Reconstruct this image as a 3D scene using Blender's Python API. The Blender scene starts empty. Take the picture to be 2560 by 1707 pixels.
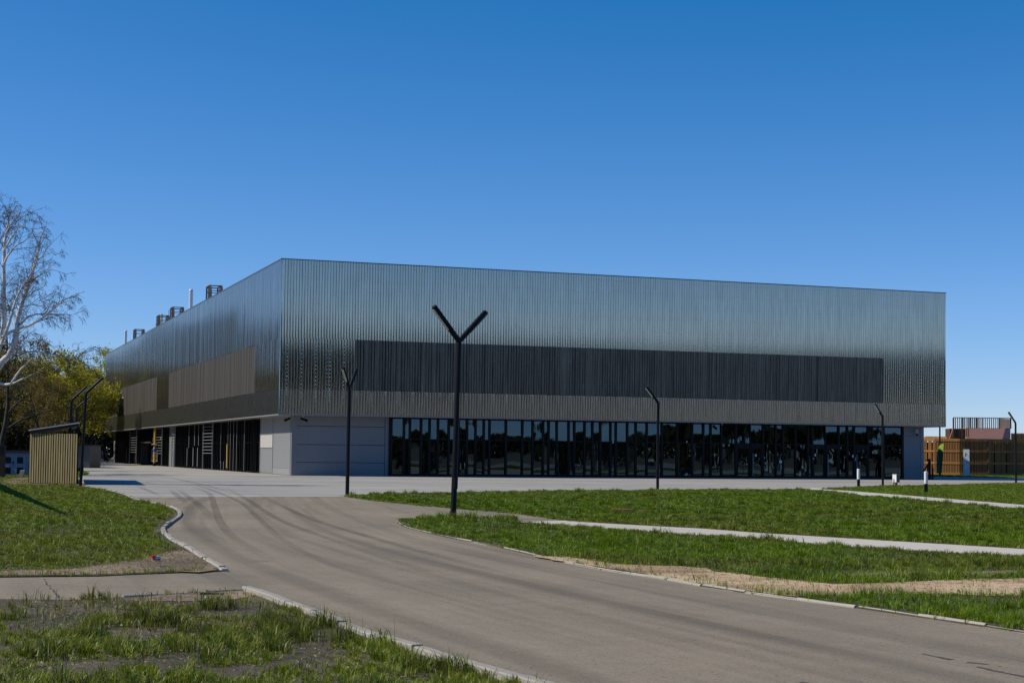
import bpy, bmesh, math, random
import numpy as np
from mathutils import Vector, Matrix
R = math.radians
rng = np.random.default_rng(7)
random.seed(7)
scn = bpy.context.scene
col = scn.collection

# ------------------------------------------------------------------ camera
IW, IH = 2560.0, 1707.0                      # pixel frame in which the photograph was measured
FPX, PITCH, ROLL, SHIFT, CAMZ = 4002.6, 0.0554, 0.0102, 61.94, 1.6
_F0 = Vector((0, math.cos(PITCH), math.sin(PITCH)))
_U0 = Vector((0, -math.sin(PITCH), math.cos(PITCH)))
_R0 = Vector((1, 0, 0))
CR = _R0 * math.cos(ROLL) + _U0 * math.sin(ROLL)
CU = _U0 * math.cos(ROLL) - _R0 * math.sin(ROLL)
CPOS = Vector((0, 0, CAMZ))
cam = bpy.data.cameras.new("camera")
cam.sensor_fit = 'HORIZONTAL'
cam.sensor_width = 36
cam.lens = FPX / IW * 36
cam.shift_y = SHIFT / IW
cam.clip_start, cam.clip_end = 0.3, 9000
camo = bpy.data.objects.new("camera", cam)
col.objects.link(camo)
m = Matrix.Identity(4)
for i in range(3):
    m[i][0], m[i][1], m[i][2], m[i][3] = CR[i], CU[i], -_F0[i], CPOS[i]
camo.matrix_world = m
scn.camera = camo

# ------------------------------------------------------------------ sky, sun, exposure
SUN_EL, SUN_AZ = R(43), R(-93)               # azimuth measured clockwise from +Y
world = bpy.data.worlds.new("World")
scn.world = world
world.use_nodes = True
wn = world.node_tree
bg = wn.nodes['Background']
sky = wn.nodes.new('ShaderNodeTexSky')
sky.sky_type = 'NISHITA'
sky.sun_disc = False
sky.sun_elevation, sky.sun_rotation = SUN_EL, SUN_AZ
sky.altitude = 100
sky.air_density, sky.dust_density, sky.ozone_density = 0.8, 0.0, 6.0
_last = sky.outputs[0]                                      # the whole sky graded to a clear, deep blue spring day
for _op, _v in (('SUBTRACT', (0.85, 0.33, 0)), ('MAXIMUM', (0.02, 0.02, 0.02)), ('MULTIPLY', (1.14, 1.05, 1.22))):
    _n = wn.nodes.new('ShaderNodeVectorMath'); _n.operation = _op
    _n.inputs[1].default_value = _v
    wn.links.new(_last, _n.inputs[0]); _last = _n.outputs[0]
wn.links.new(_last, bg.inputs[0])
bg.inputs[1].default_value = 0.1
sun = bpy.data.lights.new("sun", 'SUN')
sun.energy = 4.3
sun.angle = R(0.53)
sun.color = (1.0, 0.92, 0.77)
suno = bpy.data.objects.new("sun", sun)
col.objects.link(suno)
SUND = Vector((math.sin(SUN_AZ) * math.cos(SUN_EL), math.cos(SUN_AZ) * math.cos(SUN_EL), math.sin(SUN_EL)))
suno.rotation_euler = SUND.to_track_quat('Z', 'Y').to_euler()
suno.location = (-40, 40, 60)
vs = scn.view_settings
vs.view_transform = 'Standard'
vs.look = 'None'
vs.gamma = 1
vs.exposure = 0.0
scn.cycles.max_bounces = 8
scn.cycles.transparent_max_bounces = 12

# ------------------------------------------------------------------ helpers
def ray(px, py):
    return (CR * (px - IW / 2) - CU * (py - IH / 2 - SHIFT) + _F0 * FPX)
def G(px, py, z=0.0):
    """the point of the ground seen at that place of the photograph"""
    d = ray(px, py)
    t = (z - CAMZ) / d.z
    return (d.x * t, d.y * t)
def P(px, py, y):
    """the point seen there that lies y metres in front of the camera"""
    d = ray(px, py)
    t = y / d.y
    return Vector((d.x * t, y, CAMZ + d.z * t))
# the hall: front left corner of the overhanging upper storeys, turned by TH
HC, TH = Vector((-16.3456, 112.5284, 0)), 0.3467
HW, HD, HI, HT, HB = 55.2, 121.3, 1.23, 15.23, 4.335
hu = Vector((math.cos(TH), math.sin(TH), 0))
hv = Vector((-math.sin(TH), math.cos(TH), 0))
def fr(px, py, off):
    """(along, height) on the vertical plane 'off' behind the hall's front"""
    d = ray(px, py)
    t = ((HC + hv * off - CPOS).dot(hv)) / d.dot(hv)
    p = CPOS + d * t - HC
    return p.dot(hu), p.z
def lf(px, py, off):
    """(along, height) on the vertical plane 'off' inside the hall's long side"""
    d = ray(px, py)
    t = ((HC + hu * off - CPOS).dot(hu)) / d.dot(hu)
    p = CPOS + d * t - HC
    return p.dot(hv), p.z

class MB:
    """collects shapes and builds them as one mesh object"""
    def __init__(s):
        s.v, s.f, s.mi = [], [], []
    def add(s, vs, fs, mi=0):
        o = len(s.v)
        s.v += [tuple(a) for a in vs]
        s.f += [tuple(o + i for i in f) for f in fs]
        s.mi += [mi] * len(fs)
        return s
    def box(s, x0, x1, y0, y1, z0, z1, mi=0):
        v = [(x0, y0, z0), (x1, y0, z0), (x1, y1, z0), (x0, y1, z0), (x0, y0, z1), (x1, y0, z1), (x1, y1, z1), (x0, y1, z1)]
        return s.add(v, [(0, 3, 2, 1), (4, 5, 6, 7), (0, 1, 5, 4), (1, 2, 6, 5), (2, 3, 7, 6), (3, 0, 4, 7)], mi)
    def obox(s, c, ax, ay, az, mi=0):
        c, ax, ay, az = map(Vector, (c, ax, ay, az))
        v = [c + ax * i + ay * j + az * k for k in (-1, 1) for i, j in ((-1, -1), (1, -1), (1, 1), (-1, 1))]
        return s.add(v, [(0, 3, 2, 1), (4, 5, 6, 7), (0, 1, 5, 4), (1, 2, 6, 5), (2, 3, 7, 6), (3, 0, 4, 7)], mi)
    def bar(s, a, b, w, d=None, mi=0):
        a, b = Vector(a), Vector(b)
        z = (b - a).normalized()
        x = z.cross(Vector((0, 0, 1)))
        if x.length < 1e-3: x = Vector((1, 0, 0))
        x.normalize(); y = z.cross(x)
        return s.obox((a + b) / 2, x * w / 2, y * (d or w) / 2, (b - a) / 2, mi)
    def tube(s, pts, rad, n=10, cap=True, mi=0):
        pts = [Vector(p) for p in pts]
        if not hasattr(rad, '__len__'): rad = [rad] * len(pts)
        o = len(s.v)
        ref = None
        for i, p in enumerate(pts):
            t = (pts[min(i + 1, len(pts) - 1)] - pts[max(i - 1, 0)]).normalized()
            if ref is None:
                ref = t.orthogonal().normalized()
            x = (ref - t * ref.dot(t))
            x = x.normalized() if x.length > 1e-5 else t.orthogonal().normalized()
            ref = x
            y = t.cross(x)
            for k in range(n):
                a = 2 * math.pi * k / n
                s.v.append(tuple(p + (x * math.cos(a) + y * math.sin(a)) * rad[i]))
        for i in range(len(pts) - 1):
            for k in range(n):
                k2 = (k + 1) % n
                s.f.append((o + i * n + k, o + i * n + k2, o + (i + 1) * n + k2, o + (i + 1) * n + k)); s.mi.append(mi)
        if cap:
            s.f.append(tuple(o + k for k in reversed(range(n)))); s.mi.append(mi)
            e = o + (len(pts) - 1) * n
            s.f.append(tuple(e + k for k in range(n))); s.mi.append(mi)
        return s
    def lathe(s, prof, n=16, c=(0, 0), mi=0):
        o = len(s.v)
        for r, z in prof:
            for k in range(n):
                a = 2 * math.pi * k / n
                s.v.append((c[0] + r * math.cos(a), c[1] + r * math.sin(a), z))
        for i in range(len(prof) - 1):
            for k in range(n):
                k2 = (k + 1) % n
                s.f.append((o + i * n + k, o + i * n + k2, o + (i + 1) * n + k2, o + (i + 1) * n + k)); s.mi.append(mi)
        s.f.append(tuple(o + k for k in reversed(range(n)))); s.mi.append(mi)
        e = o + (len(prof) - 1) * n
        s.f.append(tuple(e + k for k in range(n))); s.mi.append(mi)
        return s
    def build(s, name, mats, parent=None, smooth=False, bevel=0):
        me = bpy.data.meshes.new(name)
        me.from_pydata(s.v, [], s.f)
        mats = mats if isinstance(mats, (list, tuple)) else [mats]
        for mm in mats: me.materials.append(mm)
        if len(mats) > 1: me.polygons.foreach_set('material_index', s.mi)
        if smooth:
            me.polygons.foreach_set('use_smooth', [True] * len(me.polygons))
            me.set_sharp_from_angle(angle=R(38))
        me.update()
        o = bpy.data.objects.new(name, me)
        col.objects.link(o)
        if parent: o.parent = parent
        if bevel:
            b = o.modifiers.new('bevel', 'BEVEL'); b.width = bevel; b.segments = 2; b.limit_method = 'ANGLE'
        return o
def mesh_np(name, verts, loops, starts, totals, mat, parent=None, colr=None, smooth=False):
    me = bpy.data.meshes.new(name)
    me.vertices.add(len(verts)); me.loops.add(len(loops)); me.polygons.add(len(starts))
    me.vertices.foreach_set('co', np.ascontiguousarray(verts, dtype=np.float32).ravel())
    me.loops.foreach_set('vertex_index', np.ascontiguousarray(loops, dtype=np.int32))
    me.polygons.foreach_set('loop_start', np.ascontiguousarray(starts, dtype=np.int32))
    me.polygons.foreach_set('loop_total', np.ascontiguousarray(totals, dtype=np.int32))
    if smooth: me.polygons.foreach_set('use_smooth', np.ones(len(starts), dtype=bool))
    me.materials.append(mat)
    me.update(calc_edges=True)
    if colr is not None:
        a = me.color_attributes.new('tint', 'FLOAT_COLOR', 'POINT')
        c4 = np.ones((len(verts), 4), dtype=np.float32); c4[:, :3] = colr
        a.data.foreach_set('color', c4.ravel())
    o = bpy.data.objects.new(name, me)
    col.objects.link(o)
    if parent: o.parent = parent
    return o
def tag(o, label=None, cat=None, group=None, kind=None):
    if label: o['label'] = label
    if cat: o['category'] = cat
    if group: o['group'] = group
    if kind: o['kind'] = kind
    return o
def thing(name, label, cat, loc=(0, 0, 0), rz=0.0, group=None):
    o = bpy.data.objects.new(name, None)
    o.empty_display_size = 0.3
    col.objects.link(o)
    o.location = loc; o.rotation_euler = (0, 0, rz)
    return tag(o, label, cat, group)
def copy_tree(o, parent=None):
    c = o.copy(); col.objects.link(c)
    if parent: c.parent = parent
    for ch in [k for k in col.objects if k.parent == o]:
        copy_tree(ch, c)
    return c

# ------------------------------------------------------------------ materials
def new_mat(name):
    mt = bpy.data.materials.new(name); mt.use_nodes = True
    nt = mt.node_tree
    return mt, nt, nt.nodes['Principled BSDF']
def nd(nt, t, **kw):
    n = nt.nodes.new(t)
    for k, v in kw.items(): setattr(n, k, v)
    return n
def coords(nt, scale=(1, 1, 1), rot=0.0, obj=False):
    tc = nd(nt, 'ShaderNodeTexCoord') if obj else None
    mp = nd(nt, 'ShaderNodeMapping')
    mp.inputs['Scale'].default_value = scale
    mp.inputs['Rotation'].default_value = (0, 0, rot)
    if obj:
        nt.links.new(tc.outputs['Object'], mp.inputs[0])
    else:
        g = nd(nt, 'ShaderNodeNewGeometry'); nt.links.new(g.outputs['Position'], mp.inputs[0])
    return mp.outputs[0]
def noise(nt, vec, scale, detail=4, rough=0.55, dist=0.0):
    n = nd(nt, 'ShaderNodeTexNoise'); n.inputs['Scale'].default_value = scale
    n.inputs['Detail'].default_value = detail; n.inputs['Roughness'].default_value = rough
    n.inputs['Distortion'].default_value = dist
    nt.links.new(vec, n.inputs['Vector'])
    return n.outputs['Fac']
def ramp(nt, fac, stops):
    r = nd(nt, 'ShaderNodeValToRGB')
    e = r.color_ramp.elements
    while len(e) < len(stops): e.new(0.5)
    for k, (p, c) in enumerate(stops):
        e[k].position = p
        e[k].color = (c, c, c, 1) if not hasattr(c, '__len__') else (*c, 1)
    nt.links.new(fac, r.inputs[0])
    return r.outputs[0]
def mixc(nt, fac, a, b, mode='MIX'):
    x = nd(nt, 'ShaderNodeMix', data_type='RGBA', blend_type=mode)
    for sock, v in ((0, fac), (6, a), (7, b)):
        if hasattr(v, 'is_output'): nt.links.new(v, x.inputs[sock])
        else: x.inputs[sock].default_value = v if sock == 0 else ((*v, 1) if len(v) == 3 else v)
    return x.outputs[2]
def math_(nt, op, a, b=0.0):
    x = nd(nt, 'ShaderNodeMath', operation=op)
    for k, v in ((0, a), (1, b)):
        if hasattr(v, 'is_output'): nt.links.new(v, x.inputs[k])
        else: x.inputs[k].default_value = v
    return x.outputs[0]
def bump(nt, bsdf, h, strength, dist):
    b = nd(nt, 'ShaderNodeBump'); b.inputs['Strength'].default_value = strength; b.inputs['Distance'].default_value = dist
    nt.links.new(h, b.inputs['Height']); nt.links.new(b.outputs[0], bsdf.inputs['Normal'])
def simple(name, c, rough=0.6, metal=0.0, vary=0.15, scale=6.0, spec=0.5, stretch=(1, 1, 1)):
    mt, nt, b = new_mat(name)
    f = noise(nt, coords(nt, stretch, obj=True), scale, 5)
    lo = tuple(x * (1 - vary) for x in c); hi = tuple(min(1, x * (1 + vary)) for x in c)
    nt.links.new(ramp(nt, f, [(0.3, lo), (0.7, hi)]), b.inputs['Base Color'])
    b.inputs['Roughness'].default_value = rough; b.inputs['Metallic'].default_value = metal
    b.inputs['Specular IOR Level'].default_value = spec
    return mt

M = {}
M['post'] = simple('dark_post_paint', (0.007, 0.0075, 0.009), 0.5, vary=0.25, spec=0.18)
M['black'] = simple('black_metal', (0.004, 0.004, 0.005), 0.45, spec=0.2)
M['lens'] = simple('lamp_lens', (0.55, 0.52, 0.38), 0.3, vary=0.05)
M['white'] = simple('white_paint', (0.8, 0.8, 0.78), 0.5, vary=0.06)
M['greypanel'] = simple('grey_wall_panel', (0.185, 0.195, 0.205), 0.5, vary=0.05, scale=1.2)
M['greydark'] = simple('grey_joint', (0.025, 0.03, 0.038), 0.6)
M['lightgrey'] = simple('light_grey_metal', (0.27, 0.285, 0.30), 0.5, vary=0.08, stretch=(1, 1, 12))
M['pale'] = simple('pale_panel', (0.5, 0.485, 0.46), 0.5, vary=0.05)
M['soffit'] = simple('pale_soffit', (0.25, 0.255, 0.255), 0.5)
M['cap'] = simple('parapet_cap', (0.09, 0.09, 0.085), 0.4, 0.4)
M['yellow'] = simple('yellow_pipe_paint', (0.62, 0.36, 0.03), 0.45, vary=0.2)
M['blue'] = simple('blue_paint', (0.02, 0.12, 0.35), 0.4)
M['rust'] = simple('rusty_steel', (0.16, 0.07, 0.04), 0.7, vary=0.3)
M['rustdark'] = simple('weathered_brown_steel', (0.06, 0.042, 0.03), 0.6, vary=0.3)
M['steel'] = simple('stainless_flue', (0.72, 0.72, 0.72), 0.35, 0.25, vary=0.05)
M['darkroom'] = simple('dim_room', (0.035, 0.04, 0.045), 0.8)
M['roof'] = simple('roof_membrane', (0.2, 0.2, 0.2), 0.8)
M['inpale'] = simple('pale_radiator', (0.55, 0.6, 0.6), 0.5)

def metal_mat(name, c, rough, streak):
    mt, nt, b = new_mat(name)
    v = coords(nt, (3.0, 3.0, 0.25), obj=True)
    f = noise(nt, v, 1.6, 5)
    g = noise(nt, coords(nt, (5.0, 5.0, 0.6), obj=True), 2.0, 4)
    nt.links.new(ramp(nt, f, [(0.28, tuple(x * (1 - streak) for x in c)), (0.72, tuple(x * (1 + streak * .6) for x in c))]), b.inputs['Base Color'])
    b.inputs['Metallic'].default_value = 0.92
    rr = nd(nt, 'ShaderNodeMapRange'); nt.links.new(g, rr.inputs[0])
    rr.inputs[1].default_value, rr.inputs[2].default_value = 0.3, 0.7
    rr.inputs[3].default_value, rr.inputs[4].default_value = rough * 0.8, rough * 1.35
    nt.links.new(rr.outputs[0], b.inputs['Roughness'])
    w = noise(nt, coords(nt, (2.2, 2.2, 0.16), obj=True), 1.0, 2)
    bump(nt, b, w, 0.03, 0.01)
    return mt
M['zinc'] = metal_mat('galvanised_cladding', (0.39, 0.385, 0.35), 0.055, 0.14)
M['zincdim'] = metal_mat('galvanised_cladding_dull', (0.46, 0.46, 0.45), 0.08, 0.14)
M['zincside'] = metal_mat('galvanised_side_cladding', (0.33, 0.315, 0.285), 0.10, 0.14)  # same metal as the front; the side's dimmer reflection is in this colour
M['screen'] = metal_mat('perforated_screen', (0.135, 0.122, 0.104), 0.3, 0.35)
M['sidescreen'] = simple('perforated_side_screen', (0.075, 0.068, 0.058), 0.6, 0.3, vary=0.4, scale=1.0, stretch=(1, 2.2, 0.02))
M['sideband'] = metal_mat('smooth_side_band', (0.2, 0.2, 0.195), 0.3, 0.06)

def glass_mat():
    mt, nt, b = new_mat('tinted_glass')
    out = nt.nodes['Material Output']
    nt.nodes.remove(b)
    tr = nd(nt, 'ShaderNodeBsdfTransparent'); tr.inputs[0].default_value = (0.10, 0.15, 0.18, 1)
    gl = nd(nt, 'ShaderNodeBsdfGlossy'); gl.inputs[0].default_value = (0.55, 0.78, 0.92, 1); gl.inputs['Roughness'].default_value = 0.012
    mx = nd(nt, 'ShaderNodeMixShader'); mx.inputs[0].default_value = 0.10
    n = noise(nt, coords(nt, (1, 1, 0.8), obj=True), 0.9, 1)
    bp = nd(nt, 'ShaderNodeBump'); bp.inputs['Strength'].default_value = 0.10; bp.inputs['Distance'].default_value = 0.02
    nt.links.new(n, bp.inputs['Height']); nt.links.new(bp.outputs[0], gl.inputs['Normal'])
    nt.links.new(tr.outputs[0], mx.inputs[1]); nt.links.new(gl.outputs[0], mx.inputs[2]); nt.links.new(mx.outputs[0], out.inputs[0])
    return mt
M['glass'] = glass_mat()

def asphalt_mat():
    mt, nt, b = new_mat('worn_asphalt')
    a = nd(nt, 'ShaderNodeAttribute', attribute_name='lane')       # x across the road, y along it
    mp = nd(nt, 'ShaderNodeMapping'); mp.inputs['Scale'].default_value = (1.0, 0.025, 1)
    nt.links.new(a.outputs['Vector'], mp.inputs[0])
    st = noise(nt, mp.outputs[0], 1.5, 5, 0.6)
    mp2 = nd(nt, 'ShaderNodeMapping'); mp2.inputs['Scale'].default_value = (1.0, 0.04, 1)
    nt.links.new(a.outputs['Vector'], mp2.inputs[0])
    st2 = noise(nt, mp2.outputs[0], 6.0, 4, 0.6)
    pos = coords(nt)
    big = noise(nt, pos, 0.22, 5)
    mid = noise(nt, pos, 2.5, 5, 0.65)
    fine = noise(nt, pos, 60, 4, 0.75)
    base = ramp(nt, big, [(0.32, (0.22, 0.188, 0.14)), (0.7, (0.285, 0.24, 0.172))])
    base = mixc(nt, 1.0, base, ramp(nt, st, [(0.36, 0.80), (0.48, 1.0), (0.62, 1.06)]), 'MULTIPLY')
    base = mixc(nt, 1.0, base, ramp(nt, st2, [(0.3, 0.92), (0.7, 1.06)]), 'MULTIPLY')
    base = mixc(nt, 1.0, base, ramp(nt, mid, [(0.25, 0.9), (0.75, 1.08)]), 'MULTIPLY')
    # worn wheel tracks at fixed distances across the carriageway
    sx = nd(nt, 'ShaderNodeSeparateXYZ'); nt.links.new(a.outputs['Vector'], sx.inputs[0])
    wob = math_(nt, 'MULTIPLY', math_(nt, 'SUBTRACT', noise(nt, mp.outputs[0], 0.5, 2), 0.5), 1.4)
    u = math_(nt, 'ADD', sx.outputs[0], wob)
    for c0, wd, dk in ((-1.7, 0.16, 0.74), (-0.15, 0.15, 0.80), (0.75, 0.13, 0.76), (2.1, 0.15, 0.83)):
        d = math_(nt, 'ABSOLUTE', math_(nt, 'SUBTRACT', u, c0))
        k = ramp(nt, d, [(wd * 0.4, dk), (wd * 1.7, 1.0)])
        k = mixc(nt, ramp(nt, noise(nt, mp.outputs[0], 0.7, 3), [(0.3, 0.25), (0.6, 1.0)]), (1, 1, 1), k)
        base = mixc(nt, 1.0, base, k, 'MULTIPLY')
    base = mixc(nt, 1.0, base, ramp(nt, fine, [(0.25, 0.62), (0.5, 1.0), (0.75, 1.4)]), 'MULTIPLY')
    base = mixc(nt, 1.0, base, ramp(nt, noise(nt, pos, 24, 4, 0.8), [(0.3, 0.84), (0.7, 1.14)]), 'MULTIPLY')
    dots = noise(nt, pos, 14, 2, 0.5)
    base = mixc(nt, ramp(nt, dots, [(0.70, 0.0), (0.72, 0.7)]), base, (0.05, 0.045, 0.04))
    nt.links.new(base, b.inputs['Base Color'])
    b.inputs['Roughness'].default_value = 0.9
    b.inputs['Specular IOR Level'].default_value = 0.15
    bump(nt, b, fine, 0.5, 0.004)
    return mt
M['asphalt'] = asphalt_mat()

def concrete_mat(name, c1, c2, marks):
    mt, nt, b = new_mat(name)
    pos = coords(nt)
    big = noise(nt, coords(nt, (0.25, 1.0, 1)), 0.16, 6, 0.6, 0.6)
    broom = noise(nt, coords(nt, (0.15, 3.0, 1)), 1.3, 4)
    fine = noise(nt, pos, 40, 3, 0.7)
    base = ramp(nt, big, [(0.3, c1), (0.62, c2)])
    base = mixc(nt, 1.0, base, ramp(nt, broom, [(0.25, 0.93), (0.75, 1.05)]), 'MULTIPLY')
    base = mixc(nt, 1.0, base, ramp(nt, fine, [(0.2, 0.88), (0.8, 1.1)]), 'MULTIPLY')
    if marks:
        w = noise(nt, coords(nt, (0.06, 0.35, 1), 0.5), 2.2, 4, 0.6, 1.2)
        base = mixc(nt, ramp(nt, w, [(0.53, 0.0), (0.6, 0.5), (0.64, 0.0)]), base, (0.12, 0.12, 0.125))
        br = nd(nt, 'ShaderNodeTexBrick'); br.offset = 0
        br.inputs['Scale'].default_value = 1; br.inputs['Mortar Size'].default_value = 0.02
        br.inputs['Brick Width'].default_value = 6; br.inputs['Row Height'].default_value = 6
        br.inputs['Color1'].default_value = br.inputs['Color2'].default_value = (1, 1, 1, 1); br.inputs['Mortar'].default_value = (0.6, 0.6, 0.6, 1)
        nt.links.new(coords(nt, (1, 1, 1), -TH), br.inputs['Vector'])
        base = mixc(nt, 1.0, base, br.outputs[0], 'MULTIPLY')
    nt.links.new(base, b.inputs['Base Color'])
    b.inputs['Roughness'].default_value = 0.85
    b.inputs['Specular IOR Level'].default_value = 0.2
    bump(nt, b, fine, 0.3, 0.003)
    return mt
M['plaza'] = concrete_mat('plaza_concrete', (0.31, 0.293, 0.258), (0.405, 0.385, 0.34), True)
M['pathconc'] = concrete_mat('path_concrete', (0.50, 0.46, 0.39), (0.58, 0.535, 0.46), False)
M['kerb'] = concrete_mat('kerb_concrete', (0.27, 0.25, 0.21), (0.40, 0.375, 0.325), False)

def soil_mat(name, a, b_, c, greens):
    mt, nt, b = new_mat(name)
    pos = coords(nt)
    n1 = noise(nt, pos, 0.55, 6, 0.6, 0.4)
    n2 = noise(nt, pos, 7, 6, 0.65)
    n3 = noise(nt, pos, 60, 3, 0.7)
    base = ramp(nt, n1, [(0.35, a), (0.5, b_), (0.68, c)])
    base = mixc(nt, 1.0, base, ramp(nt, n2, [(0.25, 0.7), (0.75, 1.25)]), 'MULTIPLY')
    if greens:
        base = mixc(nt, ramp(nt, noise(nt, pos, 1.8, 5, 0.6), [(0.42, 0.0), (0.6, greens)]), base, (0.05, 0.075, 0.012))
    base = mixc(nt, 1.0, base, ramp(nt, n3, [(0.25, 0.7), (0.75, 1.25)]), 'MULTIPLY')
    nt.links.new(base, b.inputs['Base Color'])
    b.inputs['Roughness'].default_value = 0.95
    b.inputs['Specular IOR Level'].default_value = 0.2
    bump(nt, b, n2, 0.8, 0.04)
    return mt
M['soil'] = soil_mat('lawn_soil', (0.065, 0.055, 0.042), (0.10, 0.083, 0.06), (0.17, 0.135, 0.095), 0.22)
M['dirt'] = soil_mat('bare_dirt', (0.13, 0.10, 0.072), (0.23, 0.175, 0.12), (0.34, 0.26, 0.175), 0.0)
M['sand'] = soil_mat('bare_sand', (0.26, 0.18, 0.105), (0.52, 0.375, 0.225), (0.66, 0.50, 0.32), 0.0)
M['field'] = soil_mat('far_dry_ground', (0.13, 0.12, 0.09), (0.17, 0.155, 0.12), (0.21, 0.19, 0.145), 0.25)

def leaf_mat(name, trans, rough=0.5, spec=0.4):
    mt, nt, b = new_mat(name)
    a = nd(nt, 'ShaderNodeAttribute', attribute_name='tint')
    nt.links.new(a.outputs['Color'], b.inputs['Base Color'])
    b.inputs['Roughness'].default_value = rough
    b.inputs['Specular IOR Level'].default_value = spec
    t = nd(nt, 'ShaderNodeBsdfTranslucent'); nt.links.new(a.outputs['Color'], t.inputs[0])
    mx = nd(nt, 'ShaderNodeMixShader'); mx.inputs[0].default_value = trans
    nt.links.new(b.outputs[0], mx.inputs[1]); nt.links.new(t.outputs[0], mx.inputs[2])
    nt.links.new(mx.outputs[0], nt.nodes['Material Output'].inputs[0])
    return mt
M['blade'] = leaf_mat('grass_blade', 0.35, 0.45, 0.28)
M['leaf'] = leaf_mat('tree_leaf', 0.35, 0.6, 0.3)
M['bark'] = simple('dark_bark', (0.045, 0.036, 0.028), 0.9, vary=0.4, scale=3)
def birch_mat():
    mt, nt, b = new_mat('birch_bark')
    n = noise(nt, coords(nt, (2.0, 2.0, 7.0)), 2.2, 4, 0.7)
    nt.links.new(ramp(nt, n, [(0.36, (0.05, 0.045, 0.04)), (0.44, (0.66, 0.64, 0.60)), (0.8, (0.8, 0.78, 0.75))]), b.inputs['Base Color'])
    b.inputs['Roughness'].default_value = 0.8
    return mt
M['birch'] = birch_mat()
M['twig'] = simple('brown_twig', (0.11, 0.075, 0.055), 0.8, vary=0.3, scale=1.5)

# ------------------------------------------------------------------ ground, road, lawns
def poly_obj(name, pts, z, mat, thick=0.0, kind='structure'):
    bm = bmesh.new()
    vs_ = [bm.verts.new((x, y, z)) for x, y in pts]
    f = bm.faces.new(vs_)
    if f.normal.z < 0: f.normal_flip()
    bmesh.ops.triangulate(bm, faces=[f])
    if thick:
        n = len(vs_)
        lo = [bm.verts.new((x, y, z - thick)) for x, y in pts]
        for i in range(n):
            j = (i + 1) % n
            bm.faces.new((vs_[i], vs_[j], lo[j], lo[i]))
    bmesh.ops.recalc_face_normals(bm, faces=bm.faces) if thick else None
    me = bpy.data.meshes.new(name); bm.to_mesh(me); bm.free()
    me.materials.append(mat)
    o = bpy.data.objects.new(name, me); col.objects.link(o)
    return tag(o, kind=kind)
def smooth_line(pts, step=0.35):
    """Catmull-Rom through the points, in metres"""
    p = [np.array(q, float) for q in pts]
    p = [2 * p[0] - p[1]] + p + [2 * p[-1] - p[-2]]
    out = []
    for i in range(1, len(p) - 2):
        n = max(1, int(np.linalg.norm(p[i + 1] - p[i]) / step))
        n = min(n, 60)
        for k in range(n):
            t = k / n
            out.append(0.5 * (2 * p[i] + (p[i + 1] - p[i - 1]) * t + (2 * p[i - 1] - 5 * p[i] + 4 * p[i + 1] - p[i + 2]) * t * t
                              + (3 * p[i] - p[i - 1] - 3 * p[i + 1] + p[i + 2]) * t ** 3))
    out.append(p[-2])
    return [tuple(q) for q in out]
def GL(*pp): return [G(*q) for q in pp]

gp = MB(); gp.lathe([(0.01, -0.06), (60, -0.06), (300, -0.06), (1200, -0.06), (5000, -0.06)], 48)
gp.f = gp.f[:-2]; gp.mi = gp.mi[:-2]
gnd = gp.build('ground', M['field']); tag(gnd, kind='structure')

plaza_pts = GL((196, 1216), (194, 1192), (206, 1162), (226, 1151), (262, 1149))
plaza_pts += [tuple((HC + hv * 120 + hu * 3).xy), tuple((HC + hv * 30 + hu * 50).xy), tuple((HC + hv * 22 + hu * 62).xy), (62, 152), (90, 118), (90, 40), (30, 44), (-14, 46)]
plaza_pts += GL((300, 1248), (215, 1225))
poly_obj('plaza', plaza_pts, 0.0, M['plaza'])

# the asphalt, a fine grid carrying its own across/along coordinates
lane_c = smooth_line(GL((640, 1236), (640, 1270), (700, 1320), (860, 1380), (1120, 1450), (1480, 1540), (1900, 1640), (2300, 1740), (2700, 1860)), 0.4)
lane_c = np.array(lane_c)
seam_a, seam_b = np.array(G(250, 1243.5)), np.array(G(900, 1240.5))
def road_mesh():
    xs = np.concatenate([np.arange(-34, -14, 1.0), np.arange(-14, 16, 0.4), np.arange(16, 34, 1.0)])
    ys = np.concatenate([np.arange(3, 24, 0.4), np.arange(24, 57.4, 0.6)])
    X, Y = np.meshgrid(xs, ys)
    sd = (seam_b - seam_a) / np.linalg.norm(seam_b - seam_a)
    yend = seam_a[1] + (X[-1] - seam_a[0]) * sd[1] / sd[0]
    far = Y > 24
    Y = np.where(far, 24 + (Y - 24) / (ys[-1] - 24) * (yend[None, :] - 24), Y)
    ny, nx = X.shape
    V = np.stack([X.ravel(), Y.ravel(), np.full(X.size, 0.004)], 1)
    seg = lane_c[1:] - lane_c[:-1]
    L = np.linalg.norm(seg, axis=1); cum = np.concatenate([[0], np.cumsum(L)])
    lane = np.zeros((len(V), 3), np.float32)
    for i, p in enumerate(V[:, :2]):
        t = np.clip(((p - lane_c[:-1]) * seg).sum(1) / (L * L), 0, 1)
        q = lane_c[:-1] + seg * t[:, None]
        dd = np.linalg.norm(p - q, axis=1); k = dd.argmin()
        cr = seg[k, 0] * (p[1] - q[k, 1]) - seg[k, 1] * (p[0] - q[k, 0])
        lane[i] = (math.copysign(dd[k], cr), cum[k] + L[k] * t[k], 0)
    a = np.arange(ny * nx).reshape(ny, nx)
    q = np.stack([a[:-1, :-1], a[:-1, 1:], a[1:, 1:], a[1:, :-1]], -1).reshape(-1, 4)
    o = mesh_np('road', V, q.ravel(), np.arange(len(q)) * 4, np.full(len(q), 4), M['asphalt'])
    at = o.data.attributes.new('lane', 'FLOAT_VECTOR', 'POINT')
    at.data.foreach_set('vector', lane.ravel())
    tag(o, kind='structure')
road_mesh()

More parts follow.
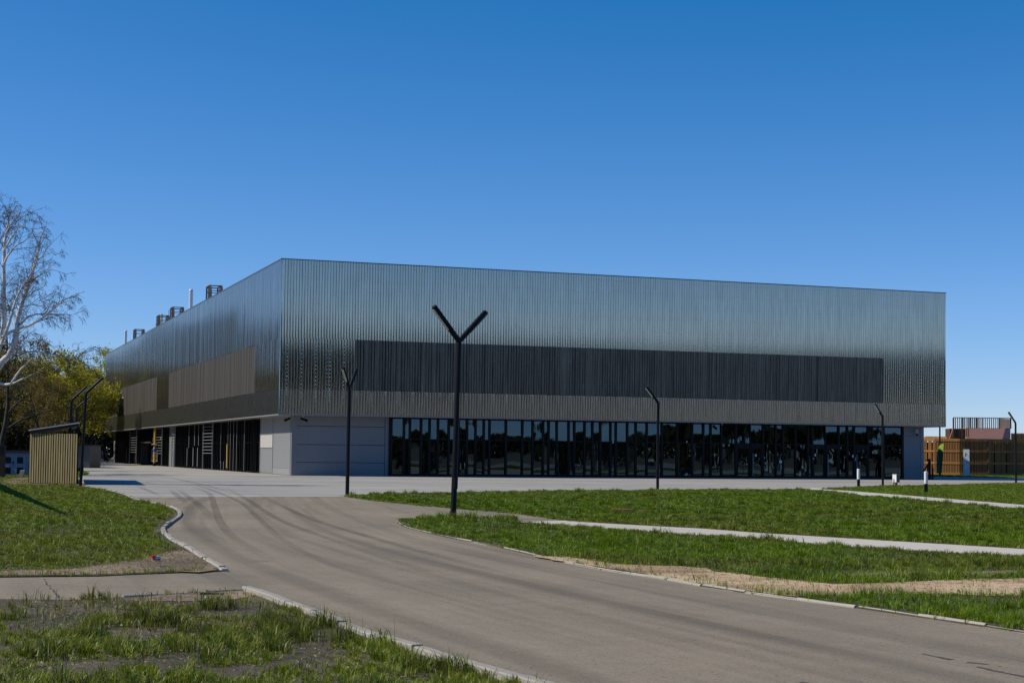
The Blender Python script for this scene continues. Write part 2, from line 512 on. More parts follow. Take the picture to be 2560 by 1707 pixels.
# lawn outlines
LEFT_E = smooth_line(GL((150, 1211), (207, 1216), (262, 1225), (303, 1235), (340, 1250), (407, 1264), (437, 1275), (445, 1289), (430, 1302), (412, 1314), (401, 1329), (424, 1351), (471, 1378), (524, 1412), (553, 1429)), 0.3)
LEFT_B = GL((553, 1429), (336, 1437), (242, 1441.5), (0, 1444), (-300, 1444))
LAWN_LEFT = LEFT_E + LEFT_B[1:] + GL((-300, 1200), (-120, 1170), (60, 1170), (150, 1200))
LAWN_BACKLEFT = GL((199, 1189), (216, 1187), (222, 1183), (214, 1180), (190, 1181), (195, 1165), (214, 1153), (150, 1146), (-400, 1146), (-400, 1172), (-120, 1171), (60, 1171), (150, 1201), (180, 1212))
NEAR_T = GL((-300, 1501), (0, 1501), (175, 1503), (302, 1496), (470, 1487), (627, 1479))
NEAR_K = smooth_line(GL((627, 1479), (702, 1504), (726, 1515), (821, 1549), (943, 1597), (1056, 1631), (1178, 1672), (1297, 1707), (1440, 1752)), 0.3)
LAWN_NEAR = NEAR_T[:-1] + NEAR_K + GL((1440, 2300), (-300, 2300))
MID_B = smooth_line(GL((858, 1240.5), (890, 1246), (950, 1254), (1124, 1271), (1280, 1284), (1416, 1302), (1593, 1313), (1760, 1322), (1900, 1332.5), (2200, 1351), (2560, 1373), (3100, 1409)), 0.6)
MID_T = smooth_line(GL((3100, 1316), (2560, 1275), (2338, 1255), (2158, 1240), (2060, 1228), (1900, 1225), (1650, 1226.5), (1400, 1229), (1200, 1232.5), (1000, 1236), (858, 1240.5)), 0.8)
LAWN_MID = MID_B + MID_T[1:-1]
RIGHT_T = smooth_line(GL((991, 1303), (1005, 1299), (1076, 1299), (1130, 1297.5), (1246, 1303), (1400, 1316), (1644, 1333), (1900, 1350), (2100, 1367), (2560, 1394), (3000, 1420)), 0.5)
RIGHT_K = smooth_line(GL((3000, 1670), (2560, 1584), (2304, 1545), (2124, 1518), (1906, 1489), (1760, 1467), (1644, 1446), (1501, 1425), (1372, 1398), (1246, 1369), (1110, 1342), (1025, 1322), (998, 1310), (991, 1303)), 0.4)
LAWN_RIGHT = RIGHT_T + RIGHT_K[1:-1]
FAR_T = GL((2056, 1222.5), (2090, 1220), (2236, 1214.5), (2380, 1213), (2440, 1210), (2560, 1208), (2900, 1206))
LAWN_FAR = FAR_T + GL((2900, 1288), (2560, 1262), (2270, 1238.5), (2120, 1226.5))
STRIP = [(36, 150), (62, 146), (70, 164), (36, 172)]
LZ = 0.02
for nm, pl in (('lawn', LAWN_LEFT), ('lawn', LAWN_BACKLEFT), ('lawn', LAWN_NEAR), ('lawn', LAWN_MID), ('lawn', LAWN_RIGHT), ('lawn', LAWN_FAR), ('lawn', STRIP)):
    poly_obj(nm, pl, LZ, M['soil'], 0.08)

# concrete path laid over the asphalt stub
PATH = GL((1297, 1305.5), (1416, 1301)) + [p for p in MID_B if p[0] > G(1416, 1301)[0]]
PATH += [p for p in RIGHT_T if p[0] > G(1297, 1305)[0]][::-1]
def widen(line, d):
    out = []
    for i, p in enumerate(line):
        a, b = np.array(line[max(i - 1, 0)]), np.array(line[min(i + 1, len(line) - 1)])
        t = (b - a) / (np.linalg.norm(b - a) + 1e-9)
        out.append((p[0] - t[1] * d, p[1] + t[0] * d))
    return out
up = widen([G(1416, 1301)] + [p for p in MID_B if p[0] > G(1416, 1301)[0] + .2], 0.3)
lo_ = widen([G(1297, 1305.5)] + [p for p in RIGHT_T if p[0] > G(1297, 1305)[0] + .2], -0.3)
poly_obj('path', up + lo_[::-1], 0.009, M['pathconc'])

fp_ = GL((2030, 1219), (2056, 1222), (2120, 1226), (2270, 1237), (2560, 1260), (3100, 1304))
fq_ = GL((3100, 1325), (2560, 1284), (2338, 1264), (2158, 1249), (2060, 1234), (2020, 1228))
poly_obj('path', fp_ + fq_, 0.005, M['pathconc'])

# bare ground
def blob(pts, seed=0, amp=0.25, step=0.3):
    r = np.random.default_rng(seed)
    ln = smooth_line(pts + [pts[0]], step)[:-1]
    return [(x + r.normal(0, amp * .35), y + r.normal(0, amp)) for x, y in ln]
DIRT_R = GL((1330, 1392), (1420, 1396), (1560, 1415), (1700, 1418), (1860, 1440), (1950, 1452), (2080, 1462), (2180, 1462), (2300, 1456), (2560, 1448), (2900, 1440), (2900, 1500), (2560, 1493), (2400, 1491), (2200, 1489), (2050, 1494), (1960, 1492), (1800, 1471), (1600, 1436), (1450, 1412), (1350, 1397))
DIRT_L = GL((200, 1424), (330, 1404), (440, 1378), (472, 1382), (545, 1428), (430, 1432), (336, 1436), (242, 1440), (0, 1442), (0, 1430), (100, 1428))
DIRT_S = GL((0, 1200), (40, 1195), (70, 1194), (110, 1207), (205, 1209), (205, 1213), (120, 1213), (60, 1212), (0, 1213))
DIRT_N = GL((330, 1500), (440, 1489), (600, 1482), (640, 1494), (590, 1502), (470, 1507), (340, 1508))
DIRT_A = GL((2110, 1437), (2250, 1430), (2420, 1432), (2560, 1428), (2560, 1438), (2380, 1448), (2200, 1452))
def flat_patch(name, pts, mat, z, seed, amp):
    poly_obj(name, blob(pts, seed, amp), z, mat)
flat_patch('dirt', DIRT_R, M['sand'], LZ + 0.006, 1, 0.10)
flat_patch('dirt', DIRT_A, M['dirt'], LZ + 0.006, 2, 0.08)
flat_patch('dirt', DIRT_L, M['dirt'], LZ + 0.006, 3, 0.03)
flat_patch('dirt', DIRT_S, M['dirt'], LZ + 0.006, 4, 0.05)
flat_patch('dirt', DIRT_N, M['dirt'], LZ + 0.006, 5, 0.03)

# kerb stones
def kerb(line, w, h, z0, stone, side, seed, skip=()):
    r = np.random.default_rng(seed)
    L = [np.array(p) for p in line]
    cum = [0]
    for a, b in zip(L[:-1], L[1:]): cum.append(cum[-1] + np.linalg.norm(b - a))
    def at(d):
        i = int(np.clip(np.searchsorted(cum, d) - 1, 0, len(L) - 2))
        t = (d - cum[i]) / max(cum[i + 1] - cum[i], 1e-9)
        p = L[i] * (1 - t) + L[i + 1] * t
        tt = (L[i + 1] - L[i]) / np.linalg.norm(L[i + 1] - L[i])
        return p, np.array([-tt[1], tt[0]]) * side
    mb = MB()
    d = 0.0
    while d < cum[-1] - 0.15:
        e = min(d + stone, cum[-1])
        dz, dx = r.normal(0, 0.007), r.normal(0, 0.008)
        n = 4
        ring = []
        for k in range(n + 1):
            p, q = at(d + 0.012 + (e - d - 0.024) * k / n)
            hh = h + dz + r.normal(0, 0.0015)
            prof = ((0 + dx, z0), (0.002 + dx, hh - 0.018), (0.02 + dx, hh), (w - 0.008 + dx, hh), (w + dx, hh - 0.01), (w + dx, z0))
            ring.append([(p[0] + q[0] * o, p[1] + q[1] * o, zz) for o, zz in prof])
        vs_ = [v for rr in ring for v in rr]
        fs = []
        for k in range(n):
            for j in range(5):
                fs.append((k * 6 + j, k * 6 + j + 1, (k + 1) * 6 + j + 1, (k + 1) * 6 + j))
        fs += [(5, 4, 3, 2, 1, 0), tuple(n * 6 + j for j in range(6))]
        mb.add(vs_, fs)
        d = e
    o = mb.build('kerb', M['kerb'])
    return tag(o, kind='structure')
kerb(LEFT_E[12:], 0.10, 0.05, -0.05, 1.0, 1, 1)
kerb(NEAR_K, 0.11, 0.07, -0.05, 1.0, -1, 2)
kerb(RIGHT_K, 0.045, 0.03, -0.05, 1.0, -1, 3)
kerb(NEAR_T[3:], 0.05, 0.04, -0.05, 1.0, -1, 4)
kerb(RIGHT_T[:4], 0.06, 0.024, -0.05, 0.5, -1, 5)

# ------------------------------------------------------------------ the hall
hall = thing('exhibition_hall', 'wide galvanised metal hall with overhanging ribbed upper storeys and glazed ground floor', 'building', HC, TH)
PITCH_R = 0.205
LEAN = 0.0245
def ribbed(name, s0, s1, z0, z1, mat, off, lean, depth=0.035, pitch=PITCH_R, jit=0.0, seed=1):
    """trapezoid ribs in the front plane (local y = 0, outward is -y)"""
    r = np.random.default_rng(seed)
    xs, ys = [], []
    s = s0
    k0 = round(s0 / pitch)
    n = int(round((s1 - s0) / pitch))
    for i in range(n):
        a = s0 + (s1 - s0) * i / n
        p = (s1 - s0) / n
        d = depth * (1 + r.normal(0, jit))
        for fx, fd in ((0.0, -.9), (0.10, -.9), (0.12, 0), (0.24, 0), (0.30, 1), (0.58, 1.0), (0.60, 0.86), (0.66, 0.86), (0.68, 1.0), (0.93, 1), (0.985, 0), (0.99, -.9)):
            xs.append(a + fx * p); ys.append(-fd * d)
    xs.append(s1); ys.append(0)
    xs, ys = np.array(xs), np.array(ys)
    m_ = len(xs)
    V = np.concatenate([np.stack([xs, ys - off, np.full(m_, z0)], 1), np.stack([xs, ys - off - lean * (z1 - z0), np.full(m_, z1)], 1)])
    i = np.arange(m_ - 1)
    q = np.stack([i, i + 1, i + 1 + m_, i + m_], 1)
    return mesh_np(name, V, q.ravel(), np.arange(len(q)) * 4, np.full(len(q), 4), mat, hall)
ZS1 = fr(703, 843, 0)[1]; ZS2 = fr(720, 971.5, 0)[1]
SA, SB = fr(886, 900, 0)[0], fr(2205, 950, 0)[0]
ribbed('upper_cladding', 0.02, HW, ZS1, HT, M['zinc'], 0.0, LEAN, seed=1)
ribbed('middle_cladding', 0.02, SA, ZS2, ZS1 - .01, M['zinc'], 0.01, LEAN, seed=2)
ribbed('middle_cladding', SB, HW, ZS2, ZS1 - .01, M['zinc'], 0.01, LEAN, seed=3)
ribbed('screen_panel', SA, SB, ZS2, ZS1 - .01, M['screen'], -0.03, LEAN, 0.05, jit=0.6, seed=4)
ribbed('lower_cladding', 0.02, HW, HB, ZS2 - .01, M['zincdim'], 0.02, LEAN, seed=5)
# dents stamped along some of the ribs, and the screws
dm = MB(); r_ = np.random.default_rng(11)
nr = int(round(HW / PITCH_R)); pp_ = HW / nr
for i in range(nr):
    k = i % 5
    if k not in (1, 2): continue
    if k == 1 and r_.random() < 0.6: continue
    w0 = 0.075 if k == 2 else 0.05
    x = i * pp_ + (0.44 + 0.02) * pp_
    z = HB + 0.25
    ztop = r_.normal(10.9, 0.5) + x * 0.012
    while z < ztop:
        inscr = SA < x < SB and ZS2 - .05 < z < ZS1
        if not inscr and r_.random() < 0.93:
            tlt = -0.045 if z > ZS1 else (0.04 if z > 8.2 else 0.022)
            base = (z - (ZS1 if z > ZS1 else ZS2 if z > ZS2 else HB)) * LEAN + (0 if z > ZS1 else .01 if z > ZS2 else .02)
            w = w0 * (0.5 + 0.5 * min(1, max(0, (ztop - z) / 1.5))) * r_.uniform(0.7, 1.1)
            y = -0.0395 - base
            t_ = Vector((0, -math.sin(LEAN - tlt), math.cos(LEAN - tlt)))
            c = Vector((x, y - 0.002, z))
            vx = Vector((w / 2, 0, 0)); vz = t_ * w / 2
            dm.add([c - vx - vz, c + vx - vz, c + vx + vz, c - vx + vz], [(0, 1, 2, 3)])
        z += 0.16 if z < ZS2 else 0.27
dm.build('dents', M['zinc'], hall)
sm = MB()
for i in range(nr):
    x = i * pp_ + 0.13 * pp_
    for z in np.arange(HB + 0.15, HT, 0.95):
        if SA < x < SB and ZS2 < z < ZS1: continue
        z = z + r_.uniform(-.12, .12)
        if not HB + .05 < z < HT - .05: continue
        base = (z - (ZS1 if z > ZS1 else ZS2 if z > ZS2 else HB)) * LEAN + .022
        y = -0.006 - base; w = 0.013
        sm.add([(x - w, y, z - w), (x + w, y, z - w), (x + w, y, z + w), (x - w, y, z + w)], [(0, 1, 2, 3)])
sm.build('screws', M['black'], hall)

# long left side: ribs in the plane x = 0 (outward is -x)
def ribbed_side(name, t0, t1, z0, z1, mat, off, depth=0.03, pitch=0.25, jit=0.5, seed=1):
    r = np.random.default_rng(seed)
    n = max(1, int(round((t1 - t0) / pitch)))
    ts, xs = [], []
    for i in range(n):
        a = t0 + (t1 - t0) * i / n; p = (t1 - t0) / n
        d = depth * (1 + r.normal(0, jit) * .3)
        for fx, fd in ((0, 0), (0.25, 0), (0.32, 1), (0.9, 1), (0.97, 0)):
            ts.append(a + fx * p); xs.append(-fd * d)
    ts.append(t1); xs.append(0)
    ts, xs = np.array(ts), np.array(xs); m_ = len(ts)
    V = np.concatenate([np.stack([xs - off, ts, np.full(m_, z0)], 1), np.stack([xs - off, ts, np.full(m_, z1)], 1)])
    i = np.arange(m_ - 1)
    q = np.stack([i + m_, i + 1 + m_, i + 1, i], 1)
    return mesh_np(name, V, q.ravel(), np.arange(len(q)) * 4, np.full(len(q), 4), mat, hall)
TA0, TA1 = lf(637.5, 930, 0)[0], lf(422.5, 980, 0)[0]
TB0, TB1 = lf(392.5, 990, 0)[0], lf(279, 1010, 0)[0]
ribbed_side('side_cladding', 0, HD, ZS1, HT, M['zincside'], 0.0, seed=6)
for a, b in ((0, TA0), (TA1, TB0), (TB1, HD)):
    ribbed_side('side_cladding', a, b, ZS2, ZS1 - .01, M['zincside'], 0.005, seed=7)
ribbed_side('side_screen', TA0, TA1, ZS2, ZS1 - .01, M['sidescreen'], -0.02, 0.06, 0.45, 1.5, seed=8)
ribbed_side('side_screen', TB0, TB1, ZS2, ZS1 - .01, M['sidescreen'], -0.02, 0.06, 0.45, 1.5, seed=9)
sb = MB(); sb.add([(-0.012, 0, HB), (-0.012, HD, HB), (-0.012, HD, ZS2 - .01), (-0.012, 0, ZS2 - .01)], [(3, 2, 1, 0)])
sb.build('side_band', M['sideband'], hall)
o = MB()
o.box(-0.05, HW + .05, -0.16, 0.3, HT, HT + 0.07).box(-0.05, 0.3, 0.3, HD, HT, HT + 0.07)
o.build('parapet_cap', M['cap'], hall)
# corner trims, back walls, roof and soffit
c_ = MB()
c_.box(-0.035, 0.02, -0.04, 0.0, HB, HT).box(HW, HW + 0.04, -0.04, HD, HB, HT).box(0.02, HW, HD, HD + .05, HB, HT)
c_.build('corner_trim', M['zincdim'], hall)
c_ = MB(); c_.add([(0.05, 0.06, HT - .02), (HW - .05, 0.06, HT - .02), (HW - .05, HD, HT - .02), (0.05, HD, HT - .02)], [(0, 1, 2, 3)])
c_.build('roof', M['roof'], hall)
c_ = MB(); c_.box(-0.04, HW + .03, -0.03, HD, HB - 0.08, HB - 0.005)
c_.build('soffit', M['soffit'], hall)
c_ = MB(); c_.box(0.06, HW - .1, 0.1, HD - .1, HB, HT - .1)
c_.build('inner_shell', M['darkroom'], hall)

# ground floor
I = HI
FW = HW - HI                                   # right end of the ground floor wall
gl0, gl1 = fr(978, 1100, I)[0], fr(2256, 1130, I)[0]
ZC = HB - 0.08                                 # underside of the soffit
w = MB()
w.box(I + 0.02, gl0 - .22, I, I + .25, 0, ZC)
w.build('front_wall', M['greypanel'], hall)
w = MB(); w.box(gl1 + .12, FW, I, I + .25, 0, ZC)
w.build('front_wall', M['greypanel'], hall)
j = MB()
s_a, s_b = fr(740, 1100, I)[0], fr(962, 1100, I)[0]
for py in (1065.0, 1111.0, 1155.5):
    z = fr(800, py, I)[1]
    j.box(s_a, s_b, I - .004, I, z - .022, z + .022)
j.box(s_a - .02, s_a + .02, I - .004, I, 0.02, ZC).box(s_b - .02, s_b + .02, I - .004, I, 0.02, ZC)
j.build('panel_joints', M['greydark'], hall); j = MB()
for py in (1090, 1169):
    z = fr(2285, py, I)[1]
    j.box(gl1 + .2, FW - .35, I - .004, I, z - .01, z + .01)
j.box(FW - .36, FW - .335, I - .004, I, 0.02, ZC)
j.build('panel_joints', M['greydark'], hall)
w = MB()
w.box(I - .03, I + .35, I - .03, I - .002, 0.02, ZC)
w.box(I - .03, I - .002, I - .002, I + .35, 0.02, ZC)
w.build('corner_flashing', M['greypanel'], hall); w = MB()
for px0, px1 in ((963, 968), (969, 975)):
    a, b = fr(px0, 1100, I)[0], fr(px1, 1100, I)[0]
    w.box(a, b - .03, I - .03, I - .005, 0.02, ZC)
w.build('edge_flashing', M['greypanel'], hall)
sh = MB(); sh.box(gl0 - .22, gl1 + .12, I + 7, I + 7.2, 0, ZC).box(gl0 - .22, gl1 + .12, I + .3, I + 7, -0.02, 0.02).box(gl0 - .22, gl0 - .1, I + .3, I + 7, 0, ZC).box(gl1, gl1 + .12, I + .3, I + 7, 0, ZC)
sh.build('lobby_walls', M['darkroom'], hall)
MULL = [978, 1009.5, 1024.4, 1052.5, 1073.7, 1094.6, 1121.6, 1146, 1167.3, 1188.5, 1209.2, 1223.6, 1264.6, 1305.5, 1331.4, 1357.5, 1371.4, 1391.6, 1421.3, 1435.6, 1461.3, 1481, 1500.6, 1526, 1539.5, 1568, 1589.2, 1616.9, 1654.7, 1692.6, 1730.2, 1758.2, 1776.5, 1803.5, 1839.7, 1875.4, 1907.7, 1939.3, 1957.5, 1988.4, 2019.8, 2030.5, 2062.8, 2096.4, 2118, 2135, 2170, 2209, 2256]
ms = [fr(px, 1110, I)[0] for px in MULL]
ZTR = fr(1100, 1098.6, I)[1]                   # transom
THIN = {2062.8, 1875.4}
fm = MB()
for px, s in zip(MULL, ms):
    hw = 0.035 if px in THIN else 0.085
    fm.box(s - hw, s + hw, I - 0.06, I + 0.12, 0.0, ZC)
fm.box(gl0, gl1, I - .02, I + .1, 0.0, 0.17).box(gl0, gl1, I - .02, I + .1, ZC - .1, ZC)
fm.box(gl0, gl1, I - .02, I + .1, ZTR - .04, ZTR + .04)
fm.box(gl0 - .22, gl0 - .08, I - .03, I + .12, 0, ZC).box(gl1 + .085, gl1 + .12, I - .03, I + .12, 0, ZC)
fm.build('curtain_wall_frame', M['black'], hall)
doors = {(1839.7, 1875.4), (1875.4, 1907.7), (2030.5, 2062.8), (2062.8, 2096.4), (2135, 2170)}
rp = np.random.default_rng(5)
def pane(parent, s0, s1, z0, z1, tilt, yaw, y=I + .03):
    cx, cz = (s0 + s1) / 2, (z0 + z1) / 2
    nu, nv = 5, 5
    V, Fs = [], []
    bl = rp.uniform(-0.004, 0.004)
    for b in range(nv + 1):
        for a in range(nu + 1):
            u, v = a / nu * 2 - 1, b / nv * 2 - 1
            V.append((cx + u * (s1 - s0) / 2, y + tilt * (v * (z1 - z0) / 2) + yaw * u * (s1 - s0) / 2 + bl * (u * u + v * v), cz + v * (z1 - z0) / 2))
    for b in range(nv):
        for a in range(nu):
            k = b * (nu + 1) + a
            Fs.append((k, k + 1, k + nu + 2, k + nu + 1))
    return MB().add(V, Fs).build('window_pane', M['glass'], parent, smooth=True)
for k in range(len(MULL) - 1):
    a, b = ms[k] + .05, ms[k + 1] - .05
    isdoor = (MULL[k], MULL[k + 1]) in doors
    pane(hall, a, b, ZTR + .03, ZC - .08, 0.012 + rp.normal(0, .0022), rp.normal(0, .002))
    if not isdoor:
        pane(hall, a, b, 0.15, ZTR - .03, rp.normal(0.001, .003), rp.normal(0, .002))
    else:
        dr = MB()
        zt = ZTR - .22
        a, b = ms[k] + .08, ms[k + 1] - .08
        dr.box(a, b, I - .045, I + .02, zt - .12, ZTR - .04).box(a, a + .1, I - .045, I + .02, .06, zt - .12).box(b - .1, b, I - .045, I + .02, .06, zt - .12).box(a, b, I - .04, I + .02, 0.03, .16)
        d = dr.build('door', M['black'], hall)
        pane(d, a + .1, b - .1, 0.16, zt - .12, rp.normal(0.002, .003), rp.normal(0, .002), I)
        if MULL[k] in (1875.4, 2062.8, 2135):
            hx = a + 0.12
            hb = MB().tube([(hx, I - .12, .2), (hx, I - .12, 1.95)], .028, 8)
            hb.bar((hx, I - .12, .4), (hx, I - .04, .4), .03).bar((hx, I - .12, 1.8), (hx, I - .04, 1.8), .03)
            hb.build('handle', M['lightgrey'], d, smooth=True)
# paper notices on the doors and panes
nt_ = MB()
for px, py, wpx, hpx in ((1889, 1138, 4.5, 5.5), (1951, 1154, 6.5, 6), (2037.5, 1137, 3.5, 6), (2131.5, 1140, 3.5, 6), (1911, 1144, 1.6, 4), (2033, 1146, 1.6, 4), (2138, 1145, 1.6, 3), (2138, 1149.5, 1.6, 3), (1952, 1168, 1.4, 14), (1716.5, 1104, 2.4, 3.4), (1532, 1106, 2.6, 3.2)):
    s, z = fr(px, py, I - .03); hw, hh = wpx * .033 / 2, hpx * .033 / 2
    MB().box(s - hw, s + hw, I - .072, I - .066, z - hh, z + hh).build('paper_notice', M['white'], hall)
# pale low radiators and a board standing inside behind the glass
ra = MB()
for a, b in ((1595, 1616), (1620, 1640), (1658, 1690), (1696, 1727), (1733, 1745), (1761, 1776), (1781, 1801), (1807, 1833), (1853, 1870), (1911, 1933), (1961, 1985), (1992, 2018), (2070, 2084)):
    s0, s1 = fr(a, 1180, I + .5)[0], fr(b, 1180, I + .5)[0]
    MB().box(s0, s1, I + .45, I + .55, 0.22, 0.72).build('radiator', M['inpale'], hall)
s0, s1 = fr(1740, 1130, I + .9)[0], fr(1754, 1130, I + .9)[0]
ra.box(s0, s1, I + .9, I + .95, 1.75, 2.45)
ra.build('info_board', M['inpale'], hall)

# left side ground floor (plane x = I, outward is -x)
def lt(px, py=1130): return lf(px, py, I)[0]
tG0, tG1, tG2 = I + .02, lt(682), lt(651)
TE0, TE1 = lt(289.3), HD - HI
w = MB()
w.box(I, I + .25, I + .35, tG2, 0, ZC)
w.build('side_wall', M['greypanel'], hall); w = MB()
w.box(I, I + .25, TE0, TE1, 0, ZC)
w.build('side_wall', M['greypanel'], hall)
ZSH = lf(700, 1085, I)[1]
sh_ = MB()
def shutter(mb, t0, t1, z0, z1, x=I):
    z = z0
    while z < z1 - .05:
        mb.add([(x - .012, t0, z), (x - .012, t1, z), (x - .03, t1, z + .085), (x - .03, t0, z + .085), (x - .03, t1, z + .105), (x - .03, t0, z + .105)], [(0, 3, 2, 1), (3, 5, 4, 2)])
        z += .105
for a in ((I + .55, tG1 - .15, 0.5, ZC - .02), (tG1 + .1, tG2 - .1, 0.1, ZSH - 1.05), (tG1 + .1, tG2 - .1, ZSH + .05, ZC - .02)):
    sh_ = MB(); shutter(sh_, *a); sh_.build('roller_shutter', M['lightgrey'], hall)
w = MB(); w.box(I - .03, I - .005, I + .55, tG1 - .15, 0.03, 0.47)
w.build('kick_plate', M['lightgrey'], hall)
w = MB(); w.box(I - .035, I - .005, tG1 + .12, tG2 - .12, ZSH - .98, ZSH - .02)
w.build('pale_panel', M['pale'], hall)
w = MB()
for t in (I + .45, tG1 - .03, tG2 - .06): MB().box(I - .05, I - .004, t - .06, t + .06, 0, ZC - .02).build('shutter_post', M['lightgrey'], hall)
# black fins in front of dark glass
fn = MB(); rf = np.random.default_rng(3)
t = tG2 + .15
while t < TE0 - .1:
    fn.box(I - .12, I + .12, t - .045, t + .045, 0, ZC)
    t += rf.choice([0.55, 0.8, 0.8, 1.1])
fn.box(I - .05, I + .1, tG2, TE0, 0, .12).box(I - .05, I + .1, tG2, TE0, ZC - .12, ZC).box(I - .03, I + .1, tG2, TE0, 2.35, 2.43)
fn.build('fin_screen', M['black'], hall)
bk = MB(); bk.box(I + .12, I + .3, tG2, TE0, 0, ZC)
bk.build('dark_glazing', simple('black_glazing', (0.006, 0.007, 0.008), 0.12), hall)
# pale strips whose colour stands in for thin glints between the fins
rv = MB()
for px, z0, z1, wd in ((319, .3, 2.0, .05), (341, .3, 2.0, .05), (357, .3, 2.0, .06), (384, 2.7, ZC, .04), (471, 0.2, 2.0, .08), (486, .2, 2.0, .1), (497, .2, 2.0, .1), (475, 2.0, ZC, .06), (489, 2.2, ZC, .08), (499, 2.2, ZC, .06), (556, 0.1, .8, .05), (563, .1, .8, .05), (579, .1, ZC, .035), (587, .1, ZC, .035), (595, .1, ZC, .035), (614, .1, ZC, .035), (555, .6, ZC, .03), (573, .1, ZC, .03)):
    t = lt(px); MB().box(I - .135, I - .122, t - wd, t + wd, z0, z1).build('glint_strip', M['lightgrey'], hall)
ys_ = MB(); t = lt(571); ys_.box(I - .15, I - .122, t - .12, t + .12, .25, 2.3); ys_.build('yellow_strip', M['yellow'], hall)
gd = MB(); a, b = lt(438), lt(426.5)
gd.box(I - .16, I - .122, a, b, 0.02, ZC)
gdo = gd.build('service_door', M['greypanel'], hall)
g2 = MB()
for z in np.arange(1.9, ZC, 0.34): g2.box(I - .165, I - .16, a, b, z, z + .03)
g2.box(I - .2, I - .16, a + .1, a + .45, 1.55, 1.62)
g2.build('louvre_lines', M['greydark'], gdo)
# ladders up the side, each with its cage over the roof edge
def ladder(pa, pb, zr, cage_px, cage):
    t0, t1 = sorted((lt(pa), lt(pb)))
    L = MB()
    for t in (t0, t1): L.bar((I - .4, t, .02), (I - .4, t, ZC), .09, .06)
    for z in np.arange(zr, ZC - .1, .3): L.bar((I - .4, t0, z), (I - .4, t1, z), .04)
    l = L.build('ladder', M['lightgrey'], hall)
ladder(331.8, 349.5, 1.5, None, False)
ladder(393.5, 413.7, 1.4, None, False)
ladder(439.5, 446.5, 1.6, None, False)
ladder(518, 542, 1.5, None, False)
def cage(px0, px1, pytop):
    t1 = lf(px0, 800, 0.4)[0]; zt = lf(px0 + 3, pytop, 0.4)[1]
    t0 = t1 - 2.6
    c = MB()
    zt = min(max(zt, HT + 1.2), HT + 2.4)
    for x in (0.1, 1.1):
        c.tube([(x, t1, HT), (x, t1, zt), (x, t1 - .25, zt + .04), (x, t0 + .6, zt + .04), (x, t0 + .25, zt - .05), (x, t0, zt - .55), (x, t0 - .1, HT)], .06, 6)
        c.tube([(x, t1, HT + .75), (x, t0 + .1, HT + .75)], .035, 5)
        for t in (t1 - .3, t1 - 1.1, t0 + .9, t0 + .5):
            c.tube([(x, t, HT), (x, t, zt + .02)], .045, 5)
    for t in (t1, t0 + .5):
        c.tube([(.1, t, zt), (1.1, t, zt)], .05, 5); c.tube([(.1, t, HT + .75), (1.1, t, HT + .75)], .035, 5)
    c.build('ladder_cage', M['rustdark'], hall, smooth=True)
cage(523, 565, 719)
cage(433, 470, 771)
cage(399, 434, 792)
cage(341, 372, 826)
def flue(px, pytop, off, rad):
    t, zt = lf(px, pytop, off)
    f = MB(); f.lathe([(rad, HT - .1), (rad, zt - rad), (rad * 1.08, zt - rad), (rad * 1.08, zt - rad * .9), (rad * .85, zt - rad * .35), (rad * .45, zt - .03), (.02, zt)], 20, (off, t))
    f.build('chimney', M['steel'], hall, smooth=True)
flue(478, 722, 3.0, .22)
flue(314.5, 825, 3.0, .21)
t, zt = lf(405, 785, 2.0)
a = MB(); a.tube([(2, t, HT), (2, t, zt)], .09, 8); a.build('vent_pipe', M['yellow'], hall)
t, zt = lf(422.3, 774, 2.0)
a = MB(); a.tube([(2, t, HT), (2, t, zt)], .025, 6); a.build('lightning_rod', M['rustdark'], hall)
t, zt = lf(398, 806, 1.0)
a = MB(); a.lathe([(.5, HT), (.5, HT + .7), (.75, HT + .72), (.1, HT + 1.1)], 12, (1.2, t)); a.build('roof_vent', M['lightgrey'], hall)
# porch and noticeboard on the side
t0, t1 = lt(399), lt(374)
pc = MB(); pc.box(I - 1.1, I - .1, t0 - .3, t1, 2.55, 2.7).box(I - 1.0, I - .14, t1 - .35, t1 - .1, 0, 2.55)
pc.build('porch', M['rustdark'], hall)
t0, t1 = lt(399), lt(383.5)
wb = MB(); wb.box(I - .2, I - .14, t0, t1, .55, 1.75); wbo = wb.build('side_window', M['greydark'], hall)
wf = MB()
for (a, b, c, d) in ((t0, t1, .48, .56), (t0, t1, 1.74, 1.82), (t0 - .06, t0 + .04, .5, 1.8), (t1 - .04, t1 + .06, .5, 1.8), (t0, t1, 1.12, 1.16)):
    wf.box(I - .24, I - .205, a, b, c, d)
wf.build('frame', M['lightgrey'], wbo)
# yellow gas pipe
t = lt(402.6)
gpipe = MB(); gpipe.tube([(I - .7, t, .15), (I - .7, t, ZC)], .13, 12)
gpo = gpipe.build('gas_pipe', M['yellow'], hall, smooth=True)
v_ = MB(); v_.lathe([(.13, 2.35), (.36, 2.37), (.36, 2.43), (.13, 2.45)], 14, (I - .7, t)); v_.build('flange', M['pale'], gpo, smooth=True)
v_ = MB(); v_.lathe([(.14, 1.6), (.21, 1.68), (.23, 1.8), (.21, 1.92), (.14, 2.0)], 12, (I - .7, t)); v_.build('valve', M['blue'], gpo, smooth=True)
v_ = MB(); v_.lathe([(.2, 0.0), (.2, .3), (.14, .34)], 12, (I - .7, t)); v_.build('pipe_boot', M['black'], gpo, smooth=True)
wl = MB(); t = lt(407.5); wl.box(I - .3, I - .1, t - .12, t + .12, 2.9, 3.2); wl.build('wall_light', M['yellow'], hall)

